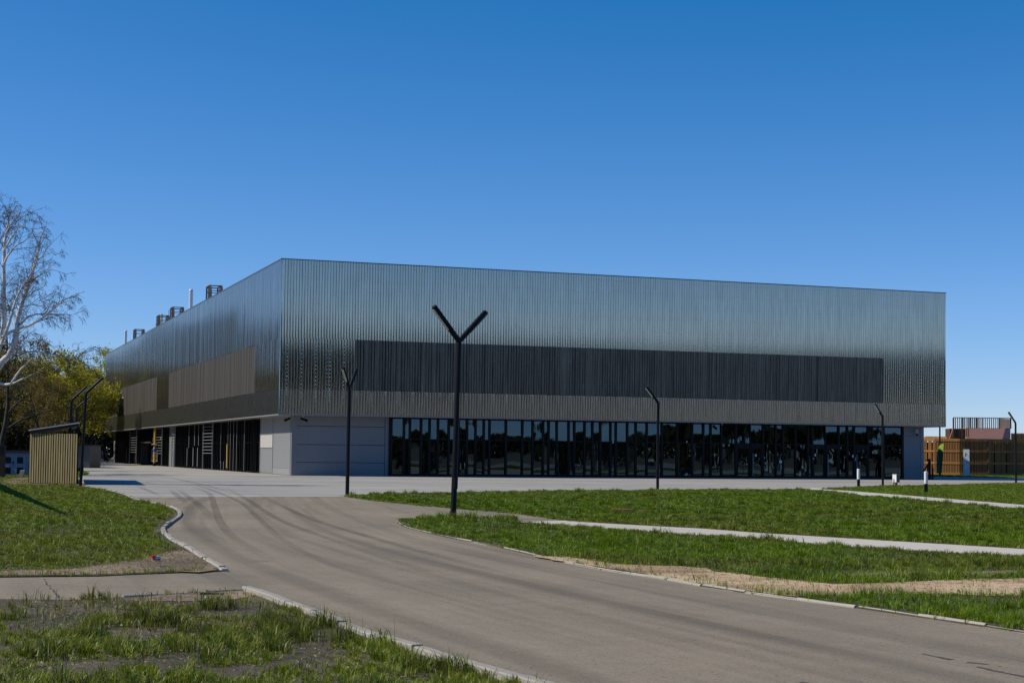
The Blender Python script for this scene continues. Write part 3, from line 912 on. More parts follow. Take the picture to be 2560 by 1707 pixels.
# ------------------------------------------------------------------ security cameras
def wall_cam(name, label, loc, rz, ceiling=True):
    t = thing(name, label, 'camera', loc, rz, 'security cameras on the hall')
    if ceiling:
        MB().lathe([(.09, -.02), (.09, 0)], 12).lathe([(.03, -.16), (.03, -.02)], 8).build('bracket', M['pale'], t)
    else:
        MB().box(-.06, .06, -.06, 0, -.08, .08).box(-.025, .025, -.22, -.06, -.03, .03).build('bracket', M['pale'], t)
    b = MB(); y = 0 if ceiling else -.25
    a0, a1 = Vector((-.02, y + .16, -.2)), Vector((.02, y - .3, -.36))
    if not ceiling: a0, a1 = Vector((0, y, .16)), Vector((.02, y - .06, -.3))
    b.tube([a0, a1], .085, 10); b.build('body', M['black'] if ceiling else M['pale'], t, smooth=True)
    d = (a1 - a0).normalized()
    MB().tube([a1 - d * .1, a1 + d * .04], .1, 10).build('lens_hood', M['black'], t, smooth=True)
def hw_(s, t, z): return HC + hu * s + hv * t + Vector((0, 0, z))
s, z = fr(758, 1040, .5)
wall_cam('security_camera', 'black camera under the overhang by the plain grey front wall panel', hw_(s, .55, ZC), TH + 0.9)
s, z = fr(722, 1038, .5)
wall_cam('security_camera', 'black camera at the hall corner above the roller shutter', hw_(s, .7, ZC), TH - 1.0)
s, z = fr(1805, 1058, .6)
wall_cam('security_camera', 'small camera under the overhang above the glass front', hw_(s, .6, ZC), TH + 0.9)
s, z = fr(2287, 1078, I)
wall_cam('security_camera', 'white and black camera on the grey wall panel at the right end', hw_(s, I, z), TH, False)
t = lt(288)
wall_cam('security_camera', 'black camera under the overhang at the far left end of the hall', hw_(I - .4, t, ZC), TH - 1.4)

# ------------------------------------------------------------------ street lamps
def arm(mb_pole, mb_lens, base, d, length, rad):
    """a tubular head along d with a flat lens along its underside"""
    d = d.normalized(); side = d.cross(Vector((0, 0, 1))).normalized(); dn = d.cross(side).normalized()
    if dn.z > 0: dn = -dn
    e = base + d * length
    mb_pole.tube([base - d * .02, base + d * (length * .33)], rad, 14)
    mb_pole.tube([base + d * (length * .33), e - d * .012, e], [rad * 1.04, rad * 1.04, rad * .95], 14)
    c = base + d * (length * .665) + dn * (rad * 1.0)
    mb_lens.obox(c, d * length * .29, side * rad * .52, dn * rad * .14)
def lamp_double(loc, rz, label, hp, half, lean=(0, 0), group='forked lamp posts'):
    t = thing('street_lamp', label, 'street lamp', loc, rz, group)
    t.rotation_euler = (lean[1], lean[0], rz)
    p = MB(); p.tube([(0, 0, -.1), (0, 0, hp * .5), (0, 0, hp)], [.076, .072, .066], 16)
    p.build('pole', M['post'], t, smooth=True)
    MB().box(-.05, .05, -.079, -.06, .75, 1.05).build('hatch', M['post'], t)
    for sgn in (-1, 1):
        a, l = MB(), MB()
        arm(a, l, Vector((0, 0, hp - .03)), Vector((sgn, 0, 1.0)), half, .07)
        ao = a.build('lamp_head', M['post'], t, smooth=True)
        l.build('lens', M['lens'], ao)
    return t
def lamp_single_proto():
    t = thing('street_lamp', 'x', 'street lamp', (0, 0, 0), 0, 'single arm lamp posts')
    p = MB(); p.tube([(0, 0, -.1), (0, 0, 2), (0, 0, 4.1), (0.02, 0, 4.2), (0.08, 0, 4.27)], [.07, .068, .066, .066, .066], 16)
    p.build('pole', M['post'], t, smooth=True)
    MB().box(-.13, .13, -.13, .13, 0, .02).build('base_plate', M['black'], t)
    MB().box(.06, .085, -.045, .045, .55, .95).build('hatch', M['black'], t)
    a, l = MB(), MB()
    arm(a, l, Vector((.06, 0, 4.25)), Vector((1, 0, .97)), .95, .066)
    ao = a.build('lamp_head', M['post'], t, smooth=True)
    l.build('lens', M['lens'], ao)
    return t
x, y = G(1133, 1296)
lamp_double((x, y, 0), R(38), 'nearest forked black lamp post, tilted, in grass at the lawn tip', (1296 - 850) / FPX * y, 1.15, (0.026, 0))
x, y = G(868, 1236)
lamp_double((x, y, 0), R(75), 'forked black lamp post at the lawn corner before the plain grey wall', (1236 - 969) / FPX * y, 1.1, (0.012, 0.0))
stk = MB()
singles = [(201, 1216, R(0), 'tall single arm lamp post right beside the slatted shed'),
           (1644, 1225, R(215), 'single arm lamp post before the middle of the glass front'),
           (2207, 1212.5, R(220), 'single arm lamp post between the bollard and the white box'),
           (2540, 1208, R(215), 'single arm lamp post at the right before the rusty slatted building')]
lp = lamp_single_proto()
for k, (px, py, rz, lab) in enumerate(singles):
    o = lp if k == 0 else copy_tree(lp)
    x, y = G(px, py)
    o.location = (x, y, 0); o.rotation_euler = (0, R(2.0) if k == 0 else 0, rz); o['label'] = lab
for px, bend, rz, lab in ((172.5, 998, R(5), 'nearer of the two lamp posts rising behind the slatted shed'), (186.5, 1018, R(5), 'farther and shorter looking lamp post behind the slatted shed')):
    y = 2.6 / ((1124.3 - bend) / FPX)
    o = copy_tree(lp); q = P(px, 1124, y); o.location = (q.x, q.y, 0); o.rotation_euler = (0, R(1), rz); o['label'] = lab
o = copy_tree(lp); q = P(2350, 1180, 158); o.location = (q.x, q.y, 0); o.scale = (1.15, 1.15, 1.18); o.rotation_euler = (0, 0, R(180)); o['label'] = 'lamp post standing behind the green feather flag'

# ------------------------------------------------------------------ small street furniture on the right
def bollard(loc, label, h=1.03):
    t = thing('bollard', label, 'bollard', loc, 0, 'black and white bollards')
    MB().lathe([(.085, -.05), (.085, h * .44)], 16).build('black_foot', M['black'], t, smooth=True)
    MB().lathe([(.086, h * .44), (.086, h - .02), (.07, h), (.01, h + .004)], 16).build('white_sleeve', M['white'], t, smooth=True)
    return t
x, y = G(2146.4, 1218); b0 = bollard((x, y, 0), 'black and white bollard left of the lamp post in front of the doors')
for px, py, lab in ((2315, 1232.5, 'black and white bollard in the lawn before the hall right corner'), (2566, 1231, 'pale bollard cut off by the right edge of the picture')):
    o = copy_tree(b0); x, y = G(px, py); o.location = (x, y, 0); o['label'] = lab
x, y = G(2240, 1213.5)
t = thing('junction_box', 'white electrical box on a rusty post at the lawn edge', 'box', (x, y, 0), R(38))
MB().box(-.15, .15, -.15, .15, .2, .68).build('cabinet', M['white'], t, bevel=.015)
MB().box(-.165, .165, -.165, .165, .68, .71).build('lid', M['lightgrey'], t)
MB().box(-.149, .149, -.16, -.151, .2, .675).build('door', simple('green_box_door', (0.05, 0.09, 0.07), .5), t)
MB().tube([(0, 0, -.05), (0, 0, .22)], .09, 10).build('post', M['rust'], t, smooth=True)
MB().tube([(-.2, .02, -.05), (-.2, .02, .4)], .02, 6).build('conduit', M['black'], t)

# black barrier stand by the hall's right corner
q = P(2324, 1199, 128)
t = thing('barrier_stand', 'black steel barrier stand with a sloping arm behind the hall right corner', 'barrier', (q.x, q.y, 0))
MB().box(-.09, .09, -.09, .09, 0, 1.65).build('post', M['black'], t)
MB().bar((-.05, 0, 1.35), (-.42, 0, .75), .13, .1).bar((-.42, 0, .8), (-.42, 0, .0), .12, .1).build('sloping_arm', M['black'], t)
MB().bar((-.35, 0, 1.55), (-.1, 0, 1.55), .06).build('top_bar', M['black'], t)
MB().box(.17, .3, -.06, .06, 0, .85).bar((.2, 0, .88), (.4, 0, .88), .05).build('short_post', M['black'], t)

# feather flag
q = P(2349, 1189, 154)
x0, y0 = q.x, q.y
t = thing('feather_flag', 'green feather flag with lime top, round emblem and upright lettering', 'flag', (x0, y0, 0), R(-26))
sc = 154 / FPX
def fp(px, py): return ((px - 2349) * sc, (1189 - py) * sc)
outl = [(2341.3, 1181), (2353, 1182.5), (2355.5, 1166), (2357, 1145), (2357.5, 1128), (2359.5, 1108.5), (2355, 1108), (2350.5, 1111), (2346.5, 1117), (2344.5, 1124), (2343.8, 1135), (2342.5, 1150)]
lime, green = [], []
def cut(poly, yc, keep_top):
    out = []
    n = len(poly)
    for i in range(n):
        a, b = poly[i], poly[(i + 1) % n]
        ia, ib = (a[1] < yc) == keep_top, (b[1] < yc) == keep_top
        if ia: out.append(a)
        if ia != ib:
            k = (yc - a[1]) / (b[1] - a[1]); out.append((a[0] + (b[0] - a[0]) * k, yc))
    return out
def sail(name, poly, mat, y):
    ps = [fp(*p) for p in poly]; n = len(ps)
    v = [(x, y + .03 * math.sin(3 * z), z) for x, z in ps] + [(x, y + .012 + .03 * math.sin(3 * z), z) for x, z in ps]
    return MB().add(v, [tuple(range(n)), tuple(reversed(range(n, 2 * n)))] + [(i, (i + 1) % n, n + (i + 1) % n, n + i) for i in range(n)]).build(name, mat, t)
sail('lime_top', cut(outl, 1128, True), leafm := simple('lime_cloth', (0.42, 0.68, 0.05), .7, vary=.05), -.05)
sail('green_body', cut(outl, 1128, False), simple('green_cloth', (0.012, 0.10, 0.022), .7, vary=.08), -.05)
e = MB(); cx, cz = fp(2350.8, 1126.5)
e.add([(cx + .16 * math.cos(a), -.075, cz + .16 * math.sin(a)) for a in np.linspace(0, 2 * math.pi, 20)[:-1]], [tuple(range(19))])
e.build('emblem', simple('grey_emblem', (0.08, 0.1, 0.1), .6), t)
e = MB()
for k in range(7):
    a0, a1 = R(20 + k * 20), R(20 + (k + 1) * 20)
    e.add([(cx + r2 * math.cos(a), -.08, cz - .02 + r2 * math.sin(a)) for a, r2 in ((a0, .07), (a1, .07), (a1, .11), (a0, .11))], [(0, 1, 2, 3)])
e.build('emblem_arc', simple('lime_emblem', (0.35, 0.55, 0.1), .6), t)
MB().tube([(0.14, 0, 0), (-.1, .0, 1.5), (-.16, .0, 2.3), (.0, 0, 2.75), (.3, 0, 2.85)], .02, 6).build('flag_pole', M['black'], t)
MB().box(-.3, .3, -.3, .3, 0, .12).box(-.06, .06, -.06, .06, .12, .35).build('foot', M['black'], t)
fc = bpy.data.curves.new('lettering', 'FONT'); fc.body = 'ФОРМАТВСЕМ.РФ'; fc.size = .3; fc.extrude = .003; fc.align_x = 'LEFT'
fc.materials.append(simple('pale_lettering', (0.25, 0.42, 0.36), .6))
fo = bpy.data.objects.new('lettering', fc); col.objects.link(fo)
dg = bpy.context.evaluated_depsgraph_get()
me = bpy.data.meshes.new_from_object(fo.evaluated_get(dg))
bpy.data.objects.remove(fo)
wx = max(v.co.x for v in me.vertices) or 1
for v in me.vertices: v.co.x *= 1.62 / wx
lo = bpy.data.objects.new('lettering', me); col.objects.link(lo); lo.parent = t
lo.matrix_local = Matrix.Translation((.06, -.1, .42)) @ Matrix.Rotation(R(-4), 4, 'Y') @ Matrix.Rotation(R(90), 4, 'X') @ Matrix.Rotation(R(90), 4, 'Z')

# totem sign
q = P(2416.5, 1192, 151.8)
t = thing('totem_sign', 'tall white totem sign with lime edge and arrow before the slatted building', 'sign', (q.x, q.y, 0), R(-14))
hs = (1192 - 1124) * 151.8 / FPX
MB().box(-.27, .27, -.11, .11, 0, hs).build('panel', M['white'], t, bevel=.01)
MB().box(-.31, -.272, -.112, .112, 0, hs).build('lime_edge', simple('lime_paint', (0.45, 0.68, 0.04), .5), t)
e = MB(); e.bar((-.08, -.114, hs - .3), (.2, -.114, hs - .72), .05, .006).bar((-.08, -.114, hs - .3), (-.16, -.114, hs - .62), .05, .006); e.build('arrow_mark', M['greydark'], t)
e = MB(); e.box(-.02, .22, -.115, -.111, hs - 1.2, hs - 1.12); e.build('text_line', M['greydark'], t)

# rusty slatted building with its terrace
FD = 163.0
def wp(px, py, d=FD): return P(px, py, d)
base = wp(2400, 1190)
t = thing('slatted_pavilion', 'low rusty brown pavilion wrapped in vertical wooden slats with railed roof terrace', 'building', (base.x, base.y, 0))
def slat_mat(name, c, d):
    return simple(name, c, .75, vary=.4, scale=1.2, stretch=(6, 1, .1))
woodA = slat_mat('weathered_larch', (0.33, 0.155, 0.045), 0)
woodB = slat_mat('dark_larch', (0.2, 0.10, 0.035), 0)
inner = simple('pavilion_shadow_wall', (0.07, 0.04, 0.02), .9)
def L_(p): return Vector((p.x - base.x, p.y - base.y, p.z))
ZT = wp(2400, 1096).z
path_pts = [L_(wp(2296, 1150, 166)), L_(wp(2340, 1150, 164)), L_(wp(2400, 1150, FD)), L_(wp(2470, 1150, FD)), L_(wp(2476, 1150, FD + 1)), L_(wp(2640, 1150, FD + 3.2))]
def along(pts, step):
    out = []
    for a, b in zip(pts[:-1], pts[1:]):
        n = max(1, int((Vector((b.x - a.x, b.y - a.y, 0))).length / step))
        for k in range(n): out.append((a.lerp(b, k / n), math.atan2(b.y - a.y, b.x - a.x)))
    return out
rs = np.random.default_rng(9)
sl = MB(); rl = MB(); bw = MB()
for p, ang in along(path_pts, .155):
    if rs.random() < .04: continue
    ca, sa = math.cos(ang), math.sin(ang)
    zt = ZT - .22
    sl.obox((p.x, p.y - .0, .12 + zt / 2), (ca * .043, sa * .043, 0), (-sa * .035, ca * .035, 0), (0, 0, zt / 2 - .0))
for a, b in zip(path_pts[:-1], path_pts[1:]):
    dv = (b - a); dv.z = 0; n = Vector((dv.y, -dv.x, 0)).normalized()
    for z0, z1 in ((0.08, .3), (wp(2400, 1160).z, wp(2400, 1154.5).z), (wp(2400, 1130).z, wp(2400, 1125.5).z), (ZT - .28, ZT)):
        c = (a + b) / 2; c.z = (z0 + z1) / 2
        rl.obox(c + n * .05, dv / 2, n * .03, (0, 0, abs(z1 - z0) / 2))
    c = (a + b) / 2; c.z = ZT * .45
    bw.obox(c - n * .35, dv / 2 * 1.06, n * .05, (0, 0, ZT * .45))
    c.z = ZT * .86
sl.build('slats', woodA, t); rl.build('rails', woodA, t); bw.build('inner_wall', inner, t)
up_ = MB()
for a, b in zip(path_pts[:-1], path_pts[1:]):
    dv = (b - a); dv.z = 0; n = Vector((dv.y, -dv.x, 0)).normalized()
    c = (a + b) / 2; c.z = (wp(2400, 1128).z + ZT - .1) / 2
    if a.x > path_pts[1].x - .1: up_.obox(c - n * .1, dv / 2, n * .02, (0, 0, (ZT - .1 - wp(2400, 1128).z) / 2))
up_.build('upper_boards', woodB, t)
# terrace box
TD = FD + 3
def tp(px, py, d=TD): return L_(P(px, py, d))
pk = MB(); a, b = tp(2422, 1097), tp(2526, 1070); pk.add([(x, y, z) for z in (ZT - .1, b.z) for x, y in ((a.x, a.y + .95), (b.x, a.y), (b.x, a.y + 4), (a.x, a.y + 4))], [(0, 3, 2, 1), (4, 5, 6, 7), (0, 1, 5, 4), (1, 2, 6, 5), (2, 3, 7, 6), (3, 0, 4, 7)]); pk.build('pink_wall', simple('pink_render', (0.62, 0.33, 0.28), .8, vary=.08, scale=1), t)
pk = MB()
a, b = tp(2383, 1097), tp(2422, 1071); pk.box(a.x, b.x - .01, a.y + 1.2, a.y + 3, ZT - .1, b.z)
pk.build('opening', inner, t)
pk = MB(); v = [tp(2374.5, 1097, TD), tp(2383, 1097, TD), tp(2383, 1070, TD)]
v = [Vector((p.x, p.y, max(p.z, ZT - .1) if k < 2 else p.z)) for k, p in enumerate(v)]
pk.add(v + [p + Vector((0, .3, 0)) for p in v], [(0, 1, 2), (5, 4, 3), (0, 3, 4, 1), (1, 4, 5, 2), (2, 5, 3, 0)]); pk.build('stair_cheek', simple('orange_brown_board', (0.35, 0.12, 0.06), .7), t)
rr = MB(); zb_ = tp(2400, 1070).z; ztp = tp(2400, 1044.5).z
for px in np.arange(2383.5, 2499, 5.3):
    p = tp(px, 1060); zz = zb_ - (.9 if px < 2422 else 0)
    rr.box(p.x - .035, p.x + .035, p.y - .04, p.y + .04, zz, ztp)
for px in np.arange(2500, 2527.5, 2.5):
    p = tp(px, 1060, TD + (px - 2500) * .1); rr.box(p.x - .035, p.x + .035, p.y - .04, p.y + .04, zb_, ztp)
for px in np.arange(2407, 2458, 4.1):
    p = tp(px, 1060, TD + 2.5); rr.box(p.x - .03, p.x + .03, p.y - .04, p.y + .04, zb_, ztp + .1)
for px in (2383.5, 2405, 2499, 2526.5):
    p = tp(px, 1060); rr.box(p.x - .07, p.x + .07, p.y - .06, p.y + .06, zb_ - (.95 if px < 2410 else 0), ztp)
a, b = tp(2383, 1044.5), tp(2527, 1044.5); rr.box(a.x, b.x, a.y - .05, a.y + .05, ztp, ztp + .07)
rr.build('terrace_railing', woodB, t)
rf_ = MB(); a, b = tp(2318, 1090, 168), tp(2378, 1090, 168); z1 = a.z
rf_.add([(a.x - .3, a.y, ZT - .05), (b.x, a.y, ZT - .05), (b.x, a.y + .6, z1), (a.x, a.y + .6, z1), (a.x - .3, a.y + 4, ZT - .05), (b.x, a.y + 4, ZT - .05)], [(0, 1, 2, 3), (3, 2, 5, 4), (0, 3, 4), (1, 5, 2)])
rf_.build('roof_edge', woodA, t)
bs = MB()
for px in np.arange(2529, 2620, 3.1):
    p = tp(px, 1090, 176); bs.box(p.x - .055, p.x + .055, p.y, p.y + .05, 2.4, P(px, 1082.5, 176).z)
a = tp(2529, 1082.5, 176); bs.box(a.x, a.x + 4, a.y + .1, a.y + .2, 2.2, a.z - .1)
bs.build('rear_slats', woodA, t)

# ------------------------------------------------------------------ left: shed, kiosk, floodlight
q = P(72, 1208, 76.5); q2 = P(203, 1208, 76.5)
t = thing('slatted_shed', 'bin shed of upright weathered timber slats under a thin sloping metal roof', 'shed', (q.x, q.y, 0), R(-16))
W_ = (q2.x - q.x) * 1.035
sc = 76.5 / FPX
H0 = (1208 - 1083) * sc
wg = simple('greenish_weathered_slat', (0.36, 0.285, 0.12), .7, vary=.3, scale=1.5, stretch=(5, 1, .35))
sl = MB(); rs = np.random.default_rng(2)
n = 20
for k in range(n):
    x = (k + .5) / n * W_
    sl.box(x - .043, x + .037, -.02, .02, .04 + rs.uniform(0, .02), H0 + rs.uniform(-.01, .01))
SH = -.61
sl.build('slats', wg, t)
fr_ = MB()
DP = 11.0
for x in (.02, W_ - .02):
    for y in (.08, DP):
        MB().box(x - .05, x + .05, y - .05, y + .05, 0, H0 + (.05 if x < 1 else .42)).build('post', M['black'], t)
for z in (.3, 1.5, H0 - .12): MB().box(0, W_, .025, .06, z, z + .1).build('rail', M['black'], t)
sd = MB()
sd.box(-.03, .02, .1, DP, .05, H0 - .05); sd.box(0.02, W_, DP, DP + .05, .05, H0 - .02)
MB().box(.1, W_ - .05, .9, .95, .0, H0 - .1).build('bin_screen', M['black'], t)
sd.build('side_boards', simple('dark_boards', (0.03, 0.028, 0.025), .8), t)
rz0, rz1 = (1208 - 1076) * sc, (1208 - 1056.5) * sc
ro = MB(); v = []
for y in (-.1, DP + .3):
    for x, z in ((-.04, rz0), (W_ + .12, rz1)):
        v += [(x, y, z), (x, y, z + .055)]
ro.add(v, [(0, 2, 3, 1), (4, 5, 7, 6), (1, 3, 7, 5), (0, 4, 6, 2), (0, 1, 5, 4), (2, 6, 7, 3)])
ro.build('roof', M['lightgrey'], t)
fa = MB(); v = []
for y in (-.08, -.03):
    for x, z in ((0.03, rz0 - .02), (W_ + .05, rz1 - .02)): v += [(x, y, z - .13), (x, y, z)]
fa.add(v, [(0, 2, 3, 1), (4, 5, 7, 6), (1, 3, 7, 5), (0, 4, 6, 2), (0, 1, 5, 4), (2, 6, 7, 3)]); fa.build('fascia', M['black'], t)
for o in [k for k in col.objects if k.parent == t]:          # the sides run back askew, along the yard edge
    for v in o.data.vertices: v.co.x += SH * max(v.co.y, 0)
q = P(8, 1170, 100); q2 = P(73, 1170, 100); sc = 100 / FPX
t = thing('transformer_kiosk', 'grey transformer kiosk with double doors and vents beside the slatted shed', 'kiosk', (q.x, q.y, 0))
Wk, Hk = q2.x - q.x + .4, (1171 - 1113) * sc
gk = simple('kiosk_paint', (0.26, 0.28, 0.30), .5, vary=.06)
MB().box(0, Wk, 0, 2.2, 0, Hk).build('cabinet', gk, t)
MB().box(-.1, Wk + .1, -.15, 2.35, Hk + .002, Hk + .14).build('roof', M['greydark'], t)
for k, (a, b) in enumerate(((9.5, 34.3), (35, 65))):
    xa, xb = (a - 8) * sc, (b - 8) * sc
    d = MB().box(xa, xb, -.03, -.002, .05, Hk - .18).build('door', gk, t)
    for z0, z1 in ((1166, 1151.5), (1140, 1125)):
        v = MB()
        cx = ((20 if k == 0 else 50) - 8) * sc
        for z in np.arange((1171 - z0) * sc, (1171 - z1) * sc, .045):
            v.add([(cx - .18, -.034, z), (cx + .18, -.034, z), (cx + .18, -.05, z + .035), (cx - .18, -.05, z + .035)], [(0, 1, 2, 3)])
        v.box(cx - .19, cx + .19, -.034, -.031, (1171 - z0) * sc, (1171 - z1) * sc)
        v.build('vent', M['greydark'], d)
    if k == 0:
        MB().box(xb - .08, xb - .02, -.07, -.03, .75, .87).build('lock', M['black'], d)
        MB().add([(.24, -.036, .6), (.35, -.036, .6), (.295, -.036, .7)], [(0, 1, 2)]).build('warning_sign', M['pale'], d)
MB().box(Wk - .45, Wk - .1, -.02, -.002, (1171 - 1155) * sc, (1171 - 1137) * sc).build('blue_sign', M['blue'], t)
q = P(4, 1178, 92); sc = 92 / FPX
t = tag(MB().box(-.6, .17, -.12, .12, 0, (1178 - 1099) * sc).box(-.64, .2, -.15, .15, (1178 - 1099) * sc, (1178 - 1097) * sc).build('timber_screen', simple('brown_boards', (0.05, 0.03, 0.018), .8, vary=.4, stretch=(5, 1, .3))), 'dark brown timber screen cut off by the left edge beside the grey kiosk', 'screen')
t.location = (q.x, q.y, 0)
q = P(216, 1158, 150); sc = 150 / FPX
t = thing('grey_cabin', 'plain dark grey cabin end showing right behind the slatted shed', 'cabin', (q.x - 1.2, q.y, 0))
MB().box(-.6, 1.5, 0, 4, 0, (1158 - 1103) * sc).build('walls', simple('cabin_grey', (0.12, 0.125, 0.13), .7), t)
MB().box(-.7, 1.55, -.08, 4.1, (1158 - 1103) * sc + .002, (1158 - 1100) * sc).build('roof', M['greydark'], t)
x, y = G(54, 1194)
t = thing('floodlight', 'dark green ground floodlight tilted back in the grass by the shed', 'floodlight', (x, y, 0), R(-20))
MB().obox((0, 0, .24), (.16, 0, 0), (0, .03, 0), (.03, .06, .2)).build('housing', simple('dark_green_paint', (0.01, 0.03, 0.02), .4), t, bevel=.01)
MB().bar((.19, .05, .42), (.26, -.02, .1), .025).build('bracket', simple('pale_green_bracket', (0.3, 0.33, 0.2), .5), t)
MB().lathe([(.05, 0), (.03, .08)], 10).build('stake', M['black'], t)

# invented beam out of view, added only to cast the left lawn's shadow
sv = SUND.to_2d() / math.tan(SUN_EL) if False else Vector((SUND.x, SUND.y)) / SUND.z
bz = 3.0
tipA = Vector(G(168, 1293)) + sv * bz; tipB = Vector(G(-60, 1195)) + sv * bz
t = thing('shadow_beam', 'invented narrow beam on slim posts outside the left edge, added to cast a shadow', 'shadow_beam', (tipA.x, tipA.y, 0))
dv = Vector((tipB.x - tipA.x, tipB.y - tipA.y, 0))
MB().add([(0, 0, bz), (dv.x - .6, dv.y, bz), (dv.x + .6, dv.y, bz), (0, 0, bz + .1), (dv.x - .6, dv.y, bz + .1), (dv.x + .6, dv.y, bz + .1)], [(0, 1, 2), (3, 5, 4), (0, 3, 4, 1), (1, 4, 5, 2), (2, 5, 3, 0)]).build('beam', M['lightgrey'], t)
pm = MB()
for k in (.35, .7, 1.0): MB().bar((dv.x * k, dv.y * k, 0), (dv.x * k, dv.y * k, bz), .06).build('post', M['post'], t)

# ------------------------------------------------------------------ litter
x, y = G(390, 1406)
t = thing('crushed_can', 'crushed red, white and blue drink can lying on the dirt', 'can', (x, y, LZ + .01), R(30))
c = MB(); c.tube([(-.06, 0, .04), (-.03, .006, .042), (.0, -.004, .034), (.03, .004, .04), (.06, 0, .04)], [.033, .036, .028, .036, .031], 12)
c.build('body', simple('white_blue_print', (0.5, 0.55, 0.65), .3, .5, vary=.3, scale=12), t, smooth=True)
MB().tube([(-.062, 0, .042), (-.02, .006, .05)], .036, 12).build('red_end', simple('red_print', (0.5, 0.03, 0.02), .4), t, smooth=True)
x, y = G(1585, 1283)
o = MB(); o.box(-.62, -.02, -.07, .07, -.02, .1).box(.12, .56, -.06, .08, -.03, .075)
b = o.build('brick', simple('rusty_brick', (0.30, 0.13, 0.06), .8, vary=.3), bevel=.01); b.location = (x, y, LZ); b.rotation_euler = (0, .02, R(-6))
tag(b, 'orange brown bricks half sunk in the middle lawn', 'brick')
x, y = G(513, 1506)
b = MB().add([(-.05, -.02, .0), (.02, -.03, .015), (.05, .02, .0), (-.02, .04, .03), (0, 0, .04)], [(0, 1, 4), (1, 2, 4), (2, 3, 4), (3, 0, 4)]).build('paper_scrap', M['white']); b.location = (x, y, LZ + .01)
tag(b, 'crumpled white paper scrap on the sand by the kerb', 'litter')
x, y = G(650, 1402.5)
b = MB().box(-.12, .12, -.012, .012, 0, .012).build('stick', simple('pale_wood', (0.55, 0.47, 0.32), .7)); b.location = (x, y, .006); b.rotation_euler = (0, 0, R(-4)); tag(b, 'pale wooden stick lying on the asphalt', 'stick')
x, y = G(527, 1492)
b = MB().tube([(-.12, 0, .02), (0, .01, .025), (.14, -.01, .02)], .016, 7).build('stick', M['twig']); b.location = (x, y, LZ); tag(b, 'grey stick lying on the sand by the left road', 'stick')

# ------------------------------------------------------------------ grass
def in_poly(pts, poly):
    x, y = pts[:, 0], pts[:, 1]
    inside = np.zeros(len(pts), bool)
    n = len(poly)
    for i in range(n):
        x1, y1 = poly[i]; x2, y2 = poly[(i + 1) % n]
        c = ((y1 > y) != (y2 > y))
        if y1 == y2: continue
        xi = (x2 - x1) * (y - y1) / (y2 - y1) + x1
        inside ^= c & (x < xi)
    return inside
_perm = np.random.default_rng(99).random((64, 64))
def vnoise(x, y, s):
    x, y = x * s, y * s
    xi, yi = np.floor(x).astype(int), np.floor(y).astype(int)
    fx, fy = x - xi, y - yi
    fx, fy = fx * fx * (3 - 2 * fx), fy * fy * (3 - 2 * fy)
    g = lambda a, b: _perm[a % 64, b % 64]
    return (g(xi, yi) * (1 - fx) + g(xi + 1, yi) * fx) * (1 - fy) + (g(xi, yi + 1) * (1 - fx) + g(xi + 1, yi + 1) * fx) * fy
def fbm(x, y, s): return (vnoise(x, y, s) + .5 * vnoise(x + 17, y + 5, s * 2.1) + .25 * vnoise(x + 31, y + 9, s * 4.3)) / 1.75
def in_view(p, margin=760):
    d = p[:, 1]
    px = p[:, 0] / d * FPX + IW / 2
    return (d > 9.5) & (px > -margin) & (px < IW + margin)
KERBS = np.array(LEFT_E + NEAR_K + RIGHT_K)
def near_kerb(p, d):
    out = np.zeros(len(p), bool)
    for k in range(0, len(p), 20000):
        q = p[k:k + 20000]
        out[k:k + 20000] = ((q[:, None] - KERBS[None]) ** 2).sum(2).min(1) < d * d
    return out
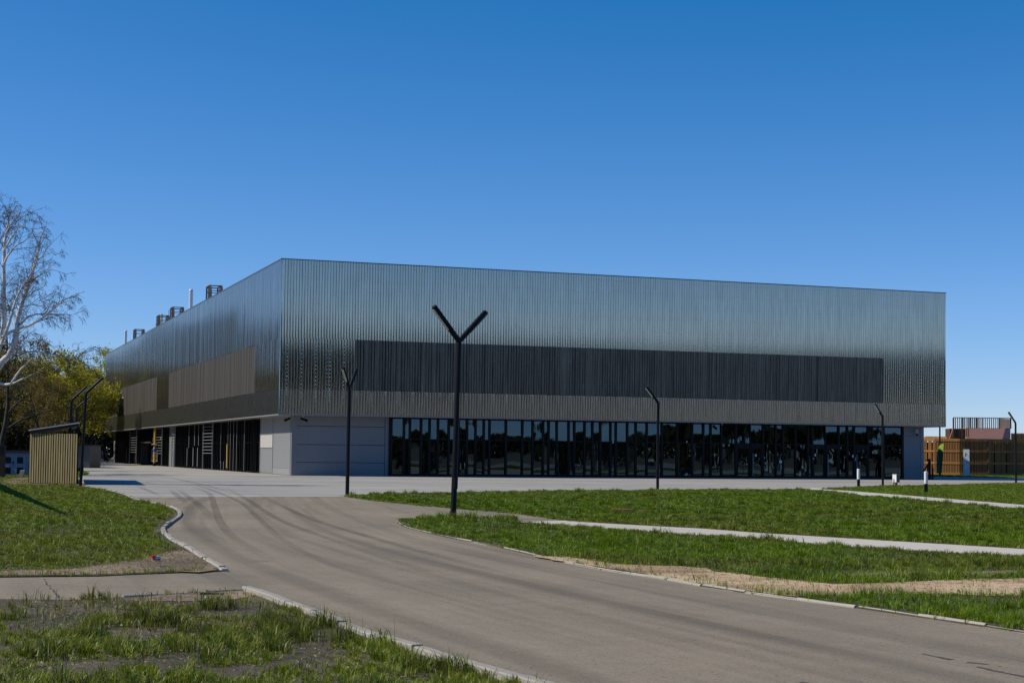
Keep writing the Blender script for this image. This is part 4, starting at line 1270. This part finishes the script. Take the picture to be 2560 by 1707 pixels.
def grass(name, poly, dens, h, wdt, dark, light, seed, bare=(), sparse=0.0, yellow=0.0, tuft=0.0, clump=.16, ns=.9):
    r = np.random.default_rng(seed)
    poly = np.array(poly)
    lo, hi = poly.min(0), poly.max(0)
    lo = np.maximum(lo, [-60, 9]); hi = np.minimum(hi, [75, 190])
    # stratify by distance: density falls off with 1/d
    P_ = []
    ys = np.geomspace(max(lo[1], 9), hi[1], 24)
    for a, b in zip(ys[:-1], ys[1:]):
        xl, xh = max(lo[0], -(IW / 2 + 780) / FPX * b), min(hi[0], (IW / 2 + 780) / FPX * b)
        if xh <= xl: continue
        n = int((xh - xl) * (b - a) * dens * min(1.0, (16 / a) ** .95))
        P_.append(np.stack([r.uniform(xl, xh, n), r.uniform(a, b, n)], 1))
    p = np.concatenate(P_)
    p = p[in_view(p)]
    p = p[in_view(p, 140) | (r.random(len(p)) < .45)]
    p = p[in_poly(p, poly)]
    nz = fbm(p[:, 0], p[:, 1], ns); nz2 = fbm(p[:, 0] + 40, p[:, 1] + 11, 3.1)
    keep = r.random(len(p)) < np.clip(1.0 - sparse * np.clip((0.56 - nz) * 6, 0, 1) - sparse * .5 * np.clip((0.5 - nz2) * 6, 0, 1), 0.02, 1)
    for bp, f in bare:
        keep &= ~(in_poly(p + r.normal(0, .12, p.shape), bp) & (r.random(len(p)) > f))
    keep[keep] &= ~(near_kerb(p[keep], .2) & (r.random(keep.sum()) < .93))
    p = p[keep]; nz = nz[keep]; nz2 = nz2[keep]
    n = len(p)
    d = p[:, 1]
    cell = clump * np.clip(d / 20, 1, 2.2)
    cell = np.round(cell / .04) * .04
    pr = np.stack([p[:, 0] * .83 + p[:, 1] * .56 + .35 * vnoise(p[:, 0], p[:, 1], 1.3), p[:, 1] * .83 - p[:, 0] * .56 + .35 * vnoise(p[:, 0] + 9, p[:, 1] + 4, 1.1)], 1)
    ci = np.floor(pr / cell[:, None]).astype(int)
    hx = _perm[ci[:, 0] % 64, ci[:, 1] % 64]; hy = _perm[(ci[:, 1] + 19) % 64, (ci[:, 0] * 3 + 7) % 64]
    hz = _perm[(ci[:, 0] * 5 + 11) % 64, (ci[:, 1] * 7 + 3) % 64]
    cen = p + ((ci + .1 + .8 * np.stack([hx, hy], 1)) * cell[:, None] - pr) @ np.array([[.83, .56], [-.56, .83]])
    pull = np.where(r.random(n) < .72, .35 + .35 * hz, 1.0)
    q_ = cen + (p - cen) * pull[:, None]
    out_a = np.arctan2(q_[:, 1] - cen[:, 1], q_[:, 0] - cen[:, 0])
    p = q_
    hh = h * r.uniform(.45, 1.15, n) * (.55 + .9 * nz2) * (0.7 + .6 * nz)
    tf = np.clip((fbm(p[:, 0] + 7, p[:, 1] + 3, 1.7) - .62) * 9, 0, 1) * tuft
    hh *= 1 + 1.6 * tf
    hh *= .55 + .95 * hz
    ww = wdt * r.uniform(.6, 1.3, n) * np.clip(d / 16, 1, 3.2) ** .8
    az = r.uniform(0, 2 * np.pi, n)
    bend = r.uniform(.15, .95, n) * hh
    da = out_a + r.normal(0, .7, n)
    az = da + np.pi / 2 + r.normal(0, .5, n)
    dx, dy = np.cos(da), np.sin(da)
    sx, sy = np.cos(az), np.sin(az)
    V = np.zeros((n, 5, 3), np.float32)
    bx, by = p[:, 0], p[:, 1]
    z0 = LZ - .01
    V[:, 0] = np.stack([bx - sx * ww / 2, by - sy * ww / 2, np.full(n, z0)], 1)
    V[:, 1] = np.stack([bx + sx * ww / 2, by + sy * ww / 2, np.full(n, z0)], 1)
    V[:, 2] = np.stack([bx + dx * bend * .3 + sx * ww * .4, by + dy * bend * .3 + sy * ww * .4, z0 + hh * .6], 1)
    V[:, 3] = np.stack([bx + dx * bend * .3 - sx * ww * .4, by + dy * bend * .3 - sy * ww * .4, z0 + hh * .6], 1)
    V[:, 4] = np.stack([bx + dx * bend, by + dy * bend, z0 + hh * (1 - .25 * bend / hh)], 1)
    loops = (np.arange(n)[:, None] * 5 + np.array([0, 1, 2, 3, 3, 2, 4])).ravel()
    starts = (np.arange(n)[:, None] * 7 + np.array([0, 4])).ravel(); totals = np.tile([4, 3], n)
    k = np.clip(.45 * nz + .2 * r.random(n) + .3 * nz2 + .3 * (hx - .5) - .05, 0, 1)[:, None]
    c = np.array(dark) * (1 - k) + np.array(light) * k
    lfq = np.clip((fbm(p[:, 0] + 60, p[:, 1] + 33, .28) - .5) * 4, 0, .45)[:, None]
    c = c * (1 - lfq) + np.array([.25, .245, .035]) * (.5 + .6 * k) * lfq
    yl = (r.random(n) < yellow * (1.6 - 1.4 * nz))[:, None]
    c = np.where(yl, np.array([.23, .19, .07]) * r.uniform(.6, 1.1, (n, 1)), c)
    c = c * (1 - .35 * tf[:, None]) * r.uniform(.8, 1.2, (n, 1))
    cc = np.repeat(c, 5, 0)
    o = mesh_np(name, V.reshape(-1, 3), loops, starts, totals, M['blade'], None, cc)
    tag(o, kind='stuff')
    return n
DK, LT = (0.055, 0.125, 0.002), (0.26, 0.36, 0.008)
tot = 0
tot += grass('grass', LAWN_NEAR, 3600, .07, .0075, (0.07, 0.125, 0.006), (0.36, 0.41, 0.03), 1, [(DIRT_N, .02)], .9, .16, tuft=.8, clump=.2, ns=1.9)
tot += grass('grass', LAWN_RIGHT, 3000, .072, .006, DK, LT, 2, [(DIRT_R, .035), (DIRT_A, .25)], .4, .06, tuft=.5)
tot += grass('grass', LAWN_MID, 2900, .075, .0065, DK, LT, 3, (), .15, .03, tuft=.6)
tot += grass('grass', LAWN_LEFT, 3000, .066, .006, DK, (0.33, 0.39, 0.016), 4, [(DIRT_L, .02), (DIRT_S, .1)], .5, .08, tuft=.5)
tot += grass('grass', LAWN_FAR, 2400, .075, .0075, DK, LT, 5, (), .2, .03)
tot += grass('grass', LAWN_BACKLEFT, 1600, .09, .009, DK, LT, 6, [(DIRT_S, .1)], .2, .02)
tot += grass('grass', STRIP, 1800, .09, .01, DK, LT, 7, (), .1, .02)
# tall tuft at the foot of the near lamp
fx, fy = G(1133, 1299)
tot += grass('grass', [(fx - .9, fy - .35), (fx + 1.6, fy - .45), (fx + 1.6, fy + .35), (fx - .9, fy + .3)], 1800, .17, .007, DK, LT, 8, (), 0, .02)
def flakes(name, poly, n, seed, size):
    r = np.random.default_rng(seed)
    poly = np.array(poly); lo = np.maximum(poly.min(0), [-40, 9]); hi = np.minimum(poly.max(0), [40, 45])
    p = r.uniform(lo, hi, (n, 2)); p = p[in_view(p)]; p = p[in_poly(p, poly)]; n = len(p)
    a = r.uniform(0, 6.28, n); sz = size * r.uniform(.4, 1.4, n); th = r.uniform(.25, .8, n)
    z = LZ + .012 + r.uniform(0, .012, n)
    c, s_ = np.cos(a) * sz, np.sin(a) * sz
    V = np.stack([np.stack([p[:, 0] - c, p[:, 1] - s_, z], 1), np.stack([p[:, 0] + s_ * th, p[:, 1] - c * th, z + sz * .3], 1),
                  np.stack([p[:, 0] + c, p[:, 1] + s_, z + sz * r.uniform(0, .8, n)], 1), np.stack([p[:, 0] - s_ * th, p[:, 1] + c * th, z], 1)], 1).reshape(-1, 3)
    k = r.random((n, 1))
    cc = np.array([.10, .065, .035]) * (1 - k) + np.array([.48, .38, .24]) * k
    tag(mesh_np(name, V, np.arange(n * 4), np.arange(n) * 4, np.full(n, 4), M['leaf'], None, np.repeat(cc, 4, 0)), kind='stuff')
flakes('dead_leaves', LAWN_NEAR, 9000, 1, .016)
flakes('dead_leaves', DIRT_R, 3500, 2, .02)
flakes('dead_leaves', DIRT_L, 2500, 3, .02)
def streak(name, pts, w, mat, z, seed):
    r = np.random.default_rng(seed); ln = smooth_line(GL(*pts), .15); mb = MB()
    for k in range(len(ln) - 1):
        a, b = np.array(ln[k]), np.array(ln[k + 1]); t = (b - a) / np.linalg.norm(b - a); nn = np.array([-t[1], t[0]])
        a, b = a + nn * r.normal(0, .012), b + nn * r.normal(0, .012)
        w0, w1 = w * r.uniform(.3, 1), w * r.uniform(.3, 1)
        if r.random() < .12: continue
        mb.add([(*(a - nn * w0), z), (*(b - nn * w1), z), (*(b + nn * w1), z), (*(a + nn * w0), z)], [(0, 1, 2, 3)])
    tag(mb.build(name, mat), kind='structure')
def tyre_mat(name, c, a):
    mt, nt, b = new_mat(name)
    b.inputs['Base Color'].default_value = (*c, 1); b.inputs['Roughness'].default_value = .9; b.inputs['Specular IOR Level'].default_value = .1
    t = nd(nt, 'ShaderNodeBsdfTransparent'); mx = nd(nt, 'ShaderNodeMixShader')
    n1 = noise(nt, coords(nt), 3.0, 5, .7)
    fd = nd(nt, 'ShaderNodeAttribute', attribute_name='worn')
    nt.links.new(math_(nt, 'MULTIPLY', ramp(nt, n1, [(.3, a * .25), (.7, a)]), fd.outputs['Fac']), mx.inputs[0])
    nt.links.new(t.outputs[0], mx.inputs[1]); nt.links.new(b.outputs[0], mx.inputs[2]); nt.links.new(mx.outputs[0], nt.nodes['Material Output'].inputs[0])
    return mt
rub = tyre_mat('rubber_mark', (0.05, 0.046, 0.042), .30)
def track(pts, w, z):
    ln = smooth_line(GL(*pts), .4); mb = MB()
    L = widen(ln, w / 2); Rr = widen(ln, -w / 2)
    v = [(x, y, z) for x, y in L] + [(x, y, z) for x, y in Rr]; n = len(L)
    mb.add(v, [(i + n, i + n + 1, i + 1, i) for i in range(n - 1)])
    o = tag(mb.build('tyre_mark', rub), kind='structure')
    f = np.clip(np.minimum(np.arange(n), np.arange(n)[::-1]) / (n * .35), 0, 1)
    o.data.attributes.new('worn', 'FLOAT', 'POINT').data.foreach_set('value', np.concatenate([f, f]).astype(np.float32))
for k, (w, pts) in enumerate(((.2, [(470, 1212), (520, 1232), (535, 1262), (548, 1300), (580, 1340), (650, 1385), (760, 1430), (900, 1470)]),
    (.18, [(560, 1216), (620, 1250), (700, 1300), (860, 1360), (1100, 1440), (1400, 1520), (1700, 1580)]),
    (.2, [(640, 1232), (760, 1290), (950, 1350), (1250, 1430), (1600, 1510), (2100, 1600)]),
    (.16, [(430, 1196), (500, 1215), (590, 1250), (640, 1290), (700, 1345), (820, 1410), (1010, 1470), (1260, 1530)]),
    (.2, [(301, 1191), (360, 1200), (480, 1206), (620, 1208)]), (.22, [(340, 1214), (370, 1226), (407, 1241)]),
    (.22, [(390, 1188), (440, 1197), (510, 1212), (600, 1236)]), (.24, [(422, 1223), (448, 1242), (470, 1262)]),
    (.24, [(443, 1221), (470, 1242), (505, 1270), (540, 1310)]), (.2, [(760, 1208), (900, 1204), (1020, 1205)]), (.18, [(640, 1204), (760, 1199), (900, 1202)]))):
    track(pts, w, .010 + .0008 * k)
crackm = simple('dark_crack', (0.07, 0.058, 0.048), .95)
streak('crack', [(108, 1447), (122, 1466), (136, 1480), (147, 1497)], .012, crackm, .007, 1)
for k, pts in enumerate(([(2270, 1627), (2340, 1642), (2420, 1656), (2470, 1662)], [(2440, 1668), (2500, 1681), (2570, 1694)], [(2000, 1706), (2060, 1714), (2110, 1722)])):
    streak('stain', pts, .035, simple('dark_stain', (0.085, 0.072, 0.06), .8), .007, k + 5)
print('blades', tot)

# ------------------------------------------------------------------ trees
class Tree:
    def __init__(s, seed):
        s.r = np.random.default_rng(seed); s.br = []; s.tips = []
    def grow(s, p, d, length, rad, level, maxlev, spread, droop, nseg=5, kids=(4, 7), upl=0.0, taper=.35, lenf=.62):
        r = s.r
        pts, rr = [np.array(p, float)], [rad]
        d = np.array(d, float); d /= np.linalg.norm(d)
        for k in range(nseg):
            d = d + r.normal(0, .11, 3) + np.array([0, 0, upl - droop * (level >= maxlev - 1) * (k + 1) / nseg])
            d /= np.linalg.norm(d)
            pts.append(pts[-1] + d * length / nseg); rr.append(rad * (1 - (1 - taper) * (k + 1) / nseg))
        s.br.append((level, pts, rr))
        s.spawn(pts, rr, length, level, maxlev, spread, droop, kids, upl, taper, lenf, nseg)
    def spawn(s, pts, rr, length, level, maxlev, spread, droop, kids, upl, taper, lenf, nseg=5, t0=.3):
        r = s.r
        if level >= maxlev:
            s.tips.append(pts); return
        n = r.integers(kids[0], kids[1] + 1)
        m_ = len(pts) - 1
        for k in range(n):
            t = t0 + (1 - t0) * (k + r.random()) / n
            i = min(int(t * m_), m_ - 1); f = t * m_ - i
            q = pts[i] * (1 - f) + pts[i + 1] * f
            ax = pts[i + 1] - pts[i]; ax /= np.linalg.norm(ax)
            o = r.normal(0, 1, 3); o -= ax * o.dot(ax); o /= np.linalg.norm(o)
            dd = ax * math.cos(spread) + o * math.sin(spread)
            s.grow(q, dd, length * lenf * r.uniform(.7, 1.15) * (1.15 - .45 * t), max(rr[i] * .5, .006), level + 1, maxlev, spread, droop, max(3, nseg - 1), kids, upl, taper, lenf)
    def wood(s, lo, hi, n=5, minr=0.0):
        vs_, q = [], []
        o = 0
        for lev, pts, rr in s.br:
            if not lo <= lev <= hi: continue
            P_ = np.array(pts); nn = n if lev < 2 else (4 if lev < 3 else 3)
            T = np.gradient(P_, axis=0); T /= np.linalg.norm(T, axis=1)[:, None] + 1e-9
            ref = np.array([.3, .9, .2]) if abs(T[0] @ np.array([.3, .9, .2])) < .85 else np.array([1., 0, 0])
            X = np.cross(T, ref); X /= np.linalg.norm(X, axis=1)[:, None] + 1e-9
            Y = np.cross(T, X)
            a = np.arange(nn) * 2 * np.pi / nn
            rad = np.maximum(np.array(rr), minr)
            ring = P_[:, None] + (X[:, None] * np.cos(a)[None, :, None] + Y[:, None] * np.sin(a)[None, :, None]) * rad[:, None, None]
            vs_.append(ring.reshape(-1, 3))
            m_ = len(P_)
            i = np.arange(m_ - 1)[:, None] * nn; k = np.arange(nn)[None]; k2 = (k + 1) % nn
            q.append((np.stack([i + k, i + k2, i + nn + k2, i + nn + k], -1).reshape(-1, 4)) + o)
            o += m_ * nn
        return (np.concatenate(vs_), np.concatenate(q)) if vs_ else None
    def leaves(s, per, size, cols, jit, flat=0.0):
        r = s.r
        pos = []
        for pts in s.tips:
            P_ = np.array(pts)
            t = r.uniform(.15, 1, per) * (len(P_) - 1)
            i = np.minimum(t.astype(int), len(P_) - 2); f = (t - i)[:, None]
            pos.append(P_[i] * (1 - f) + P_[i + 1] * f)
        p = np.concatenate(pos); n = len(p)
        p = p + r.normal(0, jit, (n, 3))
        a = r.normal(0, 1, (n, 3)); a /= np.linalg.norm(a, axis=1)[:, None]
        b = r.normal(0, 1, (n, 3)); b -= a * (a * b).sum(1)[:, None]; b /= np.linalg.norm(b, axis=1)[:, None]
        sz = size * r.uniform(.5, 1.3, (n, 1))
        V = np.stack([p - a * sz, p + b * sz * .5, p + a * sz, p - b * sz * .5], 1)
        k = (fbm(p[:, 0] * 1 + p[:, 2] * .7, p[:, 1] + p[:, 2], .6) * .6 + r.random(n) * .4)[:, None]
        c = np.array(cols[0]) * (1 - k) + np.array(cols[1]) * k
        return V.reshape(-1, 3), np.repeat(c, 4, 0)
def quads(name, V, q, mat, parent, colr=None):
    return mesh_np(name, V, q.ravel(), np.arange(len(q)) * 4, np.full(len(q), 4), mat, parent, colr)
def leaf_obj(name, V, c, parent):
    n = len(V) // 4
    return mesh_np(name, V, np.arange(n * 4), np.arange(n) * 4, np.full(n, 4), M['leaf'], parent, c)
def full_tree(name, label, loc, seed, h, trunk_r, spread, droop, cols, per, size, jit, levels=3, kids=(4, 7), upl=.05, bole=.2, lenf=.6, group=None, stems=1):
    t = thing(name, label, 'tree', (loc[0], loc[1], 0), 0, group)
    T = Tree(seed)
    for k in range(stems):
        d = np.array([T.r.normal(0, .12) * (stems > 1) * 2, T.r.normal(0, .12) * (stems > 1) * 2, 1])
        T.grow((T.r.normal(0, .25) * (stems > 1), T.r.normal(0, .25) * (stems > 1), -.1), d, h * .78, trunk_r, 0, levels, spread, droop, 8, kids, upl, .25, lenf)
    w0 = T.wood(0, 0, 8); quads('trunk', *w0, M['bark'], t)
    w1 = T.wood(1, levels, 5, .012 if h < 20 else .02); cr_ = quads('branches', *w1, M['bark'], t)
    V, c = T.leaves(per, size, cols, jit)
    leaf_obj('crown', V, c, t)
    return t

# the birch whose trunk stands just outside the left edge
BD = 78.0
def bz_(zx, zy, dd=0.0):
    q = P(zx / 3.408, 500 + zy / 3.408, BD + dd); return np.array((q.x, q.y, q.z))
bt = Tree(21)
root_p = bz_(-330, 2300)
limbs = [
    ([(-330, 2330), (-260, 1950), (-120, 1560), (0, 1400), (75, 1320), (130, 1200), (145, 1100), (140, 1060), (160, 960), (200, 850), (250, 700), (300, 540), (330, 420), (345, 320), (380, 240)], .17, 0),
    ([(-300, 2100), (-180, 1700), (-60, 1400), (5, 1210), (40, 1050), (30, 750), (35, 500), (45, 280), (70, 190), (85, 90)], .15, .6),
    ([(-60, 1400), (60, 1100), (90, 1010), (130, 860), (180, 760), (270, 620), (310, 520), (330, 430)], .07, -.5),
    ([(20, 1170), (130, 1100), (250, 1070), (370, 1000), (440, 940), (530, 860), (620, 810), (720, 780)], .065, -.8),
    ([(150, 1080), (240, 1000), (300, 975), (420, 970), (540, 975), (610, 985)], .045, .8),
    ([(30, 560), (60, 480), (130, 400), (220, 340), (300, 300), (360, 265)], .045, .7),
    ([(38, 420), (110, 300), (160, 230), (215, 205)], .04, -.6),
    ([(45, 290), (110, 180), (160, 80)], .03, .3),
    ([(-120, 1560), (20, 1568), (90, 1568), (160, 1460), (230, 1390), (280, 1340), (330, 1300)], .06, -1.0),
    ([(-60, 1240), (40, 1225), (200, 1225), (240, 1190)], .035, -.4),
    ([(100, 1310), (300, 1290), (450, 1310), (600, 1350), (680, 1350), (730, 1320)], .03, 1.2),
    ([(100, 1568), (200, 1520), (300, 1470), (380, 1420)], .035, -.8),
    ([(-150, 1000), (-60, 700), (-20, 450), (0, 200), (-10, 60)], .07, .9),
    ([(170, 920), (230, 900), (290, 890), (350, 905)], .025, .2),
    ([(215, 830), (290, 780), (370, 740), (400, 700)], .025, .5),
    ([(260, 690), (330, 640), (400, 600), (440, 580)], .025, -.6),
    ([(310, 520), (380, 470), (440, 450), (480, 470)], .022, .4),
]
for pts, rad, dd in limbs:
    r = bt.r
    pp = [bz_(x, y, dd * k / len(pts) + r.normal(0, .08)) for k, (x, y) in enumerate(pts)]
    # subdivide
    fine = []
    for a, b in zip(pp[:-1], pp[1:]):
        for k in range(3): fine.append(a * (1 - k / 3) + b * k / 3 + r.normal(0, .012, 3))
    fine.append(pp[-1])
    rr = [1.3 * max(rad * (1 - .85 * k / (len(fine) - 1)), .012) for k in range(len(fine))]
    bt.br.append((0, fine, rr))
    L = sum(np.linalg.norm(b - a) for a, b in zip(fine[:-1], fine[1:]))
    vis = [i for i, q in enumerate(fine)]
    n = int(L * 2.6)
    for k in range(n):
        t = r.uniform(.25, 1); i = min(int(t * (len(fine) - 1)), len(fine) - 2)
        ax = fine[i + 1] - fine[i]; ax /= np.linalg.norm(ax)
        o = r.normal(0, 1, 3); o -= ax * o.dot(ax); o /= np.linalg.norm(o)
        dd_ = ax * .8 + o * .75 + np.array([0, 0, .15])
        ln = r.uniform(.65, 1.95) * (1.1 - .5 * t)
        bt.grow(fine[i], dd_, ln, min(rr[i] * .5, .018), 1, 3, .75, .42, 5, (3, 6), 0.0, .4, .62)
t = thing('birch_tree', 'bare white birch with drooping fine twigs at the left edge', 'tree', (float(root_p[0]), BD, 0))
off = np.array([root_p[0], BD, 0])
V, q = bt.wood(0, 0, 8); quads('trunk', V - off, q, M['birch'], t)
V, q = bt.wood(1, 1, 4, .009); quads('branches', V - off, q, M['twig'], t)
V, q = bt.wood(2, 3, 3, .0055); quads('twigs', V - off, q, M['twig'], t)

OLIVE = ((0.09, 0.07, 0.015), (0.36, 0.26, 0.05))
DARKG = ((0.04, 0.05, 0.012), (0.13, 0.135, 0.025))
YG = ((0.24, 0.235, 0.018), (0.58, 0.54, 0.05))
def gx(px, y): return P(px, 1150, y).x
full_tree('budding_tree', 'big olive brown budding tree behind the slatted shed', (gx(-5, 112), 112), 36, 12.4, .22, .8, .04, OLIVE, 24, .062, .16, 3, (6, 9), .02, lenf=.48)
full_tree('budding_tree', 'dark budding tree filling the left edge behind the birch', (gx(-70, 108), 108), 32, 12.5, .28, .75, .04, DARKG, 24, .07, .16, 3, (6, 9), .03, lenf=.5)
full_tree('budding_tree', 'low spreading olive tree between the kiosk and the lamp posts', (gx(95, 126), 126), 37, 8.4, .2, .95, .04, OLIVE, 22, .065, .16, 3, (6, 9), .0, lenf=.5)
full_tree('tall_tree', 'tall sparse tree outside the left edge, its shadow crossing the yard by the shed', (-34, 86), 51, 19, .3, .6, .03, OLIVE, 7, .08, .15, 3, (5, 8), .03, lenf=.42)
full_tree('tall_tree', 'tall sparse tree at the left edge behind the kiosk, its shadow crossing the yard', (-38, 101), 52, 17.5, .28, .6, .03, OLIVE, 7, .08, .15, 3, (5, 8), .03, lenf=.42)
wl_ = [(180, 186, 13.0, 41, 'tall yellow green willow left of the far lamp posts'), (226, 250, 16.0, 42, 'yellow green willow rising above the hall far corner'), (266, 262, 15.4, 43, 'bright yellow green willow touching the hall far left edge'), (150, 205, 12.0, 44, 'dull yellow green willow seen between the olive tree branches'), (300, 272, 14.5, 45, 'yellow green willow mostly hidden behind the hall'), (110, 230, 13.0, 46, 'pale willow far behind the olive tree'), (30, 215, 13.0, 47, 'pale willow far behind the grey kiosk')]
for px, y, h, sd_, lab in wl_:
    full_tree('willow_tree', lab, (gx(px, y), y), sd_, h, .22, .6, .12, YG, 12, .16, .35, 3, (7, 10), .03, lenf=.55, group='willows behind the hall', stems=2)
for k, (px, y, h, lab) in enumerate([(238, 236, 9, 'slim dark trunked young tree left of the far white post'), (247, 245, 10, 'thin bare young tree beside the walking person'), (268, 240, 9, 'slim young tree against the hall far corner'), (228, 228, 7, 'small reddish sapling at the end of the paved yard')]):
    full_tree('sapling', lab, (gx(px, y), y), 60 + k, h, .12, .5, .1, ((0.05, 0.035, 0.015), (0.12, 0.10, 0.03)), 5, .12, .3, 3, (4, 7), .05, lenf=.45, group='saplings at the wood edge')

# thicket and woodland masses nobody could count
def mass(name, cx, cy, lx, ly, h0, h1, n, size, cols, seed, ang=0.0):
    r = np.random.default_rng(seed)
    u = r.uniform(-1, 1, n); v = r.uniform(-1, 1, n)
    top = h0 + (h1 - h0) * fbm(u * lx * .5 + 3, v * 3 + seed, .16 * 8 / max(h1, 4)) * 1.35
    z = top * r.random(n) ** .62
    x = cx + u * lx * math.cos(ang) - v * ly * math.sin(ang); y = cy + u * lx * math.sin(ang) + v * ly * math.cos(ang)
    p = np.stack([x, y, z], 1)
    a = r.normal(0, 1, (n, 3)); a /= np.linalg.norm(a, axis=1)[:, None]
    b = r.normal(0, 1, (n, 3)); b -= a * (a * b).sum(1)[:, None]; b /= np.linalg.norm(b, axis=1)[:, None]
    sz = size * r.uniform(.5, 1.4, (n, 1))
    V = np.stack([p - a * sz, p + b * sz * .6, p + a * sz, p - b * sz * .6], 1).reshape(-1, 3)
    k = (.5 * fbm(p[:, 0], p[:, 2] * 1.5, .5) + .5 * r.random(n))[:, None]
    c = np.array(cols[0]) * (1 - k) + np.array(cols[1]) * k
    o = mesh_np(name, V, np.arange(n * 4), np.arange(n) * 4, np.full(n, 4), M['leaf'], None, np.repeat(c, 4, 0))
    return tag(o, kind='stuff')
mass('thicket', gx(190, 262), 262, 14, 4, 3, 9, 9000, .4, ((0.02, 0.02, 0.006), (0.09, 0.08, 0.02)), 3)
mass('thicket', gx(40, 158), 158, 6.0, 3, 2, 5, 7000, .22, ((0.03, 0.028, 0.01), (0.11, 0.09, 0.025)), 4)
mass('woodland', -90, 330, 60, 12, 8, 15, 16000, .8, ((0.03, 0.03, 0.008), (0.10, 0.095, 0.02)), 5)
WOOD = ((0.03, 0.036, 0.016), (0.085, 0.09, 0.035))
mass('woodland', 60, -420, 420, 14, 15, 25, 60000, 1.6, WOOD, 6)
mass('woodland', -72, 235, 75, 5, 10, 15, 30000, .4, ((0.06, 0.06, 0.01), (0.22, 0.20, 0.035)), 7, R(98))
mass('woodland', -66, 165, 38, 5, 13, 19, 20000, .4, ((0.03, 0.03, 0.008), (0.11, 0.10, 0.025)), 10, R(98))
mass('woodland', -118, 80, 10, 200, 13, 21, 40000, .8, ((0.02, 0.022, 0.008), (0.07, 0.07, 0.02)), 9)
mass('woodland', 330, -150, 14, 260, 14, 22, 26000, 1.5, WOOD, 8)

# ------------------------------------------------------------------ the far walker
q = P(254.5, 1150, 232)
def person(loc, rz, label):
    t = thing('person', label, 'person', loc, rz)
    bm = bmesh.new()
    J = {'pel': (0, 0, .95), 'wst': (0, 0, 1.12), 'chs': (0, .01, 1.35), 'nck': (0, .01, 1.5), 'hd0': (0, -.01, 1.58), 'hd1': (0, -.02, 1.7),
         'hpL': (.1, 0, .9), 'knL': (.11, -.12, .5), 'anL': (.11, .02, .08), 'toL': (.12, -.14, .03), 'hpR': (-.1, 0, .9), 'knR': (-.11, .04, .49), 'anR': (-.11, .22, .1), 'toR': (-.12, .1, .03),
         'shL': (.19, .01, 1.43), 'elL': (.25, .05, 1.15), 'wrL': (.24, -.08, .92), 'haL': (.24, -.1, .84), 'shR': (-.19, .01, 1.43), 'elR': (-.25, .06, 1.15), 'wrR': (-.25, .02, .9), 'haR': (-.25, .01, .82)}
    RD = {'pel': .14, 'wst': .13, 'chs': .15, 'nck': .055, 'hd0': .085, 'hd1': .09, 'hpL': .095, 'knL': .065, 'anL': .045, 'toL': .035, 'hpR': .095, 'knR': .065, 'anR': .045, 'toR': .035, 'shL': .065, 'elL': .05, 'wrL': .035, 'haL': .04, 'shR': .065, 'elR': .05, 'wrR': .035, 'haR': .04}
    E_ = [('pel', 'wst'), ('wst', 'chs'), ('chs', 'nck'), ('nck', 'hd0'), ('hd0', 'hd1'), ('pel', 'hpL'), ('hpL', 'knL'), ('knL', 'anL'), ('anL', 'toL'), ('pel', 'hpR'), ('hpR', 'knR'), ('knR', 'anR'), ('anR', 'toR'), ('chs', 'shL'), ('shL', 'elL'), ('elL', 'wrL'), ('wrL', 'haL'), ('chs', 'shR'), ('shR', 'elR'), ('elR', 'wrR'), ('wrR', 'haR')]
    sk = bm.verts.layers.skin.verify()
    ks = list(J); vv = {k: bm.verts.new(J[k]) for k in ks}
    for a, b in E_: bm.edges.new((vv[a], vv[b]))
    for k in ks: vv[k][sk].radius = (RD[k], RD[k])
    vv['pel'][sk].use_root = True
    me = bpy.data.meshes.new('body'); bm.to_mesh(me); bm.free()
    mt, nt, b = new_mat('walker_clothes')
    tc = nd(nt, 'ShaderNodeTexCoord'); sx = nd(nt, 'ShaderNodeSeparateXYZ'); nt.links.new(tc.outputs['Object'], sx.inputs[0])
    nt.links.new(ramp(nt, math_(nt, 'DIVIDE', sx.outputs[2], 2.0), [(0.0, (.02, .02, .02)), (.05, (.05, .09, .17)), (.48, (.05, .09, .17)), (.5, (.12, .15, .18)), (.755, (.12, .15, .18)), (.77, (.45, .28, .2))]), b.inputs['Base Color'])
    me.materials.append(mt)
    o = bpy.data.objects.new('body', me); col.objects.link(o); o.parent = t
    o.modifiers.new('skin', 'SKIN'); s_ = o.modifiers.new('sub', 'SUBSURF'); s_.levels = s_.render_levels = 2
    MB().lathe([(.02, 1.66), (.095, 1.68), (.1, 1.74), (.07, 1.8), (.01, 1.82)], 12, (0, .0)).build('hair', M['twig'], t, smooth=True)
person((q.x, q.y, 0), R(70), 'distant person in blue jeans and grey top walking by the trees')
